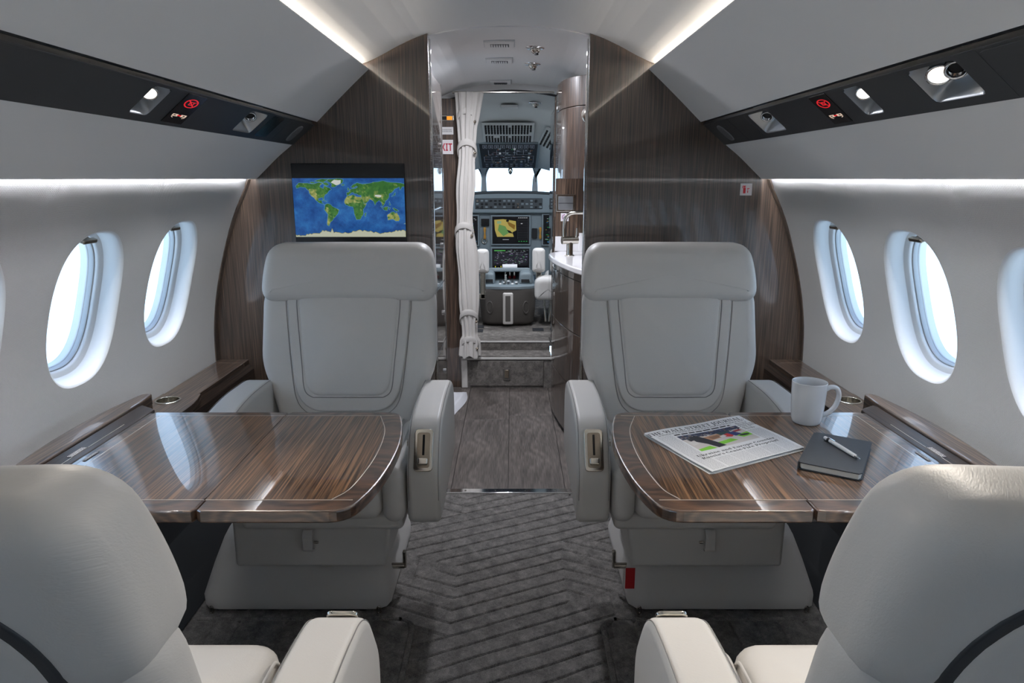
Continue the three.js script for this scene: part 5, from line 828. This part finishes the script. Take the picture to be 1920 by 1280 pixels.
// ---------- centre pedestal ----------
{
  const t = thing('centre_pedestal', 'rounded dark cockpit pedestal with white throttle levers', 'pedestal');
  const n = 56, pos = [], idx = [], sect = [[.262, .16, -5.06], [.30, .195, -5.0], [.42, .205, -4.985], [.52, .205, -4.98], [.545, .20, -4.985]];
  sect.forEach(([y, hw, zf]) => roundPoly([[-hw - .02, 5.95, .02], [hw - .02, 5.95, .02], [hw - .02, -zf + .02, .12], [.09, -zf, .1], [-.13, -zf, .1], [-hw - .02, -zf + .02, .12]].map((p) => [p[0], -p[1], p[2]]), n).forEach((q) => pos.push(q[0], y, q[1])));
  for (let k = 0; k < sect.length - 1; k++) for (let i = 0; i < n; i++) { const j = (i + 1) % n, p = k * n, q = p + n; idx.push(p + i, q + j, p + j, p + i, q + i, q + j); }
  const g = new THREE.BufferGeometry(); g.setAttribute('position', new THREE.Float32BufferAttribute(pos, 3)); g.setAttribute('uv', new THREE.Float32BufferAttribute(new Float32Array(pos.length / 3 * 2), 2)); g.setIndex(idx); g.computeVertexNormals(); part('body', g, M.taupe, t);
  const top = extrude(roundPoly([[-.225, 5.95, .02], [.185, 5.95, .02], [.185, 5.02, .12], [.08, 4.975, .1], [-.12, 4.975, .1], [-.225, 5.02, .12]], 80), .014, .004); top.rotateX(-Math.PI / 2); top.translate(0, .547, 0); part('top', top, M.cockpitGrey, t);
  part('handle_plate', box(-.055, .02, .285, .52, -4.992, -4.968, .012, 3), M.linen, t, 'pale upright plate'); part('handle_slot', box(-.036, .001, .31, .50, -4.971, -4.962, .012, 3), M.taupe, t);
  for (const x of [-.15, .115]) { const r = new THREE.TorusGeometry(.028, .005, 8, 24); r.scale(.8, 1.5, 1); r.rotateY(x < 0 ? -.3 : .3); part('side_ring', move(r, x, .41, -4.99), M.taupe, t); }
  part('control_deck', (() => { const q = box(-.19, .15, .0, .03, -.35, .3, .01); q.rotateX(-.12); q.translate(0, .60, -5.55); return q; })(), M.cockpitGrey, t);
  for (const x of [-.16, .11]) { const q = pad(roundPoly([[-.05, 0, .01], [.05, 0, .01], [.045, .09, .03], [-.045, .09, .03]], 48), { d: .3, r: .02, rings: 3 }); part('console_block', move(q, x - (x < 0 ? .005 : -.005), .56, -5.26), M.cockpitGrey, t); part('console_key', box(x - .03, x + .03, .575, .60, -5.112, -5.104, .003), M.blackMatte, t); }
  const bar = cyl(.02, .02, .115, 20); bar.rotateZ(Math.PI / 2); part('throttle_grip', move(bar, -.005, .655, -5.42), M.white, t, 'white throttle grip');
  for (const x of [-.04, -.005, .03]) { part('throttle_lever', box(x - .006, x + .006, .57, .65, -5.43, -5.415, .003), M.nickel, t); part('red_collar', box(x - .011, x + .011, .565, .585, -5.41, -5.395, .003), M.red, t, 'red collar'); }
  part('flap_lever', (() => { const q = box(-.008, .008, 0, .09, -.006, .006, .003); q.rotateX(.5); q.translate(-.035, .56, -5.12); return q; })(), M.nickel, t);
  for (let i = 0; i < 14; i++) { const x = -.075 + (i % 5) * .03, z = -5.10 - Math.floor(i / 5) * .07; part('key', box(x - .009, x + .009, .564, .572, z - .015, z + .015, .002, 1), i % 3 ? M.cockpitDark : M.white, t); }
}
// ---------- pilot seats ----------
for (const s of [-1, 1]) {
  const t = thing('pilot_seat', s < 0 ? 'pale pilot seat with raised armrest partly behind the curtain' : 'pale pilot seat with raised armrest beside the galley partition', 'seat'), x0 = s < 0 ? -.53 : .50;
  part('seat_back', (() => { const q = pad(roundPoly([[-.21, 0, .06], [.21, 0, .06], [.19, .66, .09], [-.19, .66, .09]], 64), { d: .10, r: .04, rings: 5 }); q.rotateX(.12); q.translate(x0, .62, -5.02); return q; })(), M.leather, t);
  part('seat_cushion', box(x0 - .23, x0 + .23, .50, .62, -5.55, -5.02, .05, 4), M.leather, t);
  const arm = s < 0 ? onD(905, 492, 4.9) : onD(1010, 490, 4.9), ax = arm[0] + s * 0;
  part('armrest', (() => { const q = pad(roundPoly([[-.045, -.085, .02], [.045, -.085, .02], [.045, .085, .03], [-.045, .085, .03]], 48), { d: .09, r: .03, rings: 4 }); q.rotateX(-.15); q.translate(ax, arm[1] + .01, -4.9); return q; })(), M.leather, t, 'raised armrest');
  part('arm_bracket', merge([box(ax - .02, ax + .02, arm[1] - .26, arm[1] - .07, -4.93, -4.88, .008), box(Math.min(ax, x0) - .02, Math.max(ax, x0) + .02, arm[1] - .26, arm[1] - .22, -4.93, -4.88, .006)]), M.nickel, t);
  part('pedestal', box(x0 - .16, x0 + .16, .262, .50, -5.45, -5.05, .02), M.taupe, t);
  if (s > 0) { const c = onD(1021, 541, 4.83); part('bolster', (() => { const q = pad(roundPoly([[-.08, -.085, .035], [.10, -.085, .03], [.10, .085, .03], [-.08, .085, .06]], 48), { d: .14, r: .04, rings: 4 }); q.translate(c[0] + .012, c[1], -4.885); return q; })(), M.leather, t); part('harness', tube([[c[0] - .0, c[1] - .08, -4.86], [c[0] + .005, c[1] - .16, -4.855], [c[0] + .012, c[1] - .24, -4.86]], .008, 20, 8), M.nickel, t); }
}
// ---------- curtain, gathered beside the cockpit entrance ----------
{
  const t = thing('curtain', 'gathered off-white curtain tied with snap straps beside the cockpit entrance', 'curtain');
  const n = 90, rows = 60, pos = [], idx = [], uv = [], cx = (y) => -.268 + .012 * Math.sin(y * 5) + .012 * Math.max(0, (y - 1.4)) * 1;
  const yTop = 1.815, yBot = .225;
  for (let j = 0; j <= rows; j++) { const v = j / rows, y = yTop + (yBot - yTop) * v; const flare = Math.max(0, (y - 1.62) / .2), rad = .042 + .008 * Math.sin(v * 14) ** 2 + flare * .034 + (v > .93 ? .012 : 0), bulge = .03 * Math.exp(-(((y - .78) / .2) ** 2));
    for (let i = 0; i < n; i++) { const a = i / n * Math.PI * 2, f = 1 + .13 * Math.sin(a * 9 + v * 2) + .07 * Math.sin(a * 16 - v * 5); pos.push(cx(y) + Math.cos(a) * (rad + (Math.cos(a) > 0 ? bulge : 0)) * f + flare * .02, y + (v > .98 ? .01 * Math.sin(a * 5) : 0), -4.285 + Math.sin(a) * rad * .72 * f); uv.push(i / n, y); }
    if (j < rows) for (let i = 0; i < n; i++) { const k = (i + 1) % n, p = j * n, q = p + n; idx.push(p + i, p + k, q + k, p + i, q + k, q + i); } }
  const g = new THREE.BufferGeometry(); g.setAttribute('position', new THREE.Float32BufferAttribute(pos, 3)); g.setAttribute('uv', new THREE.Float32BufferAttribute(uv, 2)); g.setIndex(idx); g.computeVertexNormals(); part('cloth', g, M.linen, t);
  for (const py of [225, 283, 437, 598, 648]) { const c = onD(880, py, 4.28), y = c[1], q = tube(Array.from({ length: 20 }, (_, i) => { const a = i / 20 * Math.PI * 2; return [cx(y) + Math.cos(a) * .056, y + .010 * Math.sin(a), -4.285 + Math.sin(a) * .041]; }), .004, 60, 6, true); q.translate(0, -y, 0); q.scale(1, 5, 1); q.translate(0, y, 0); const st = part('tie_strap', q, M.linen, t); const sn = new THREE.SphereGeometry(.009, 12, 8); part('snap', move(sn, cx(y) + .048, y - .012, -4.25), M.bronze, st, 'dark snap'); }
  part('rail', box(-.34, .26, 1.812, 1.822, -4.30, -4.27, .003), M.nickel, t);
}

renderer.render(scene, camera);
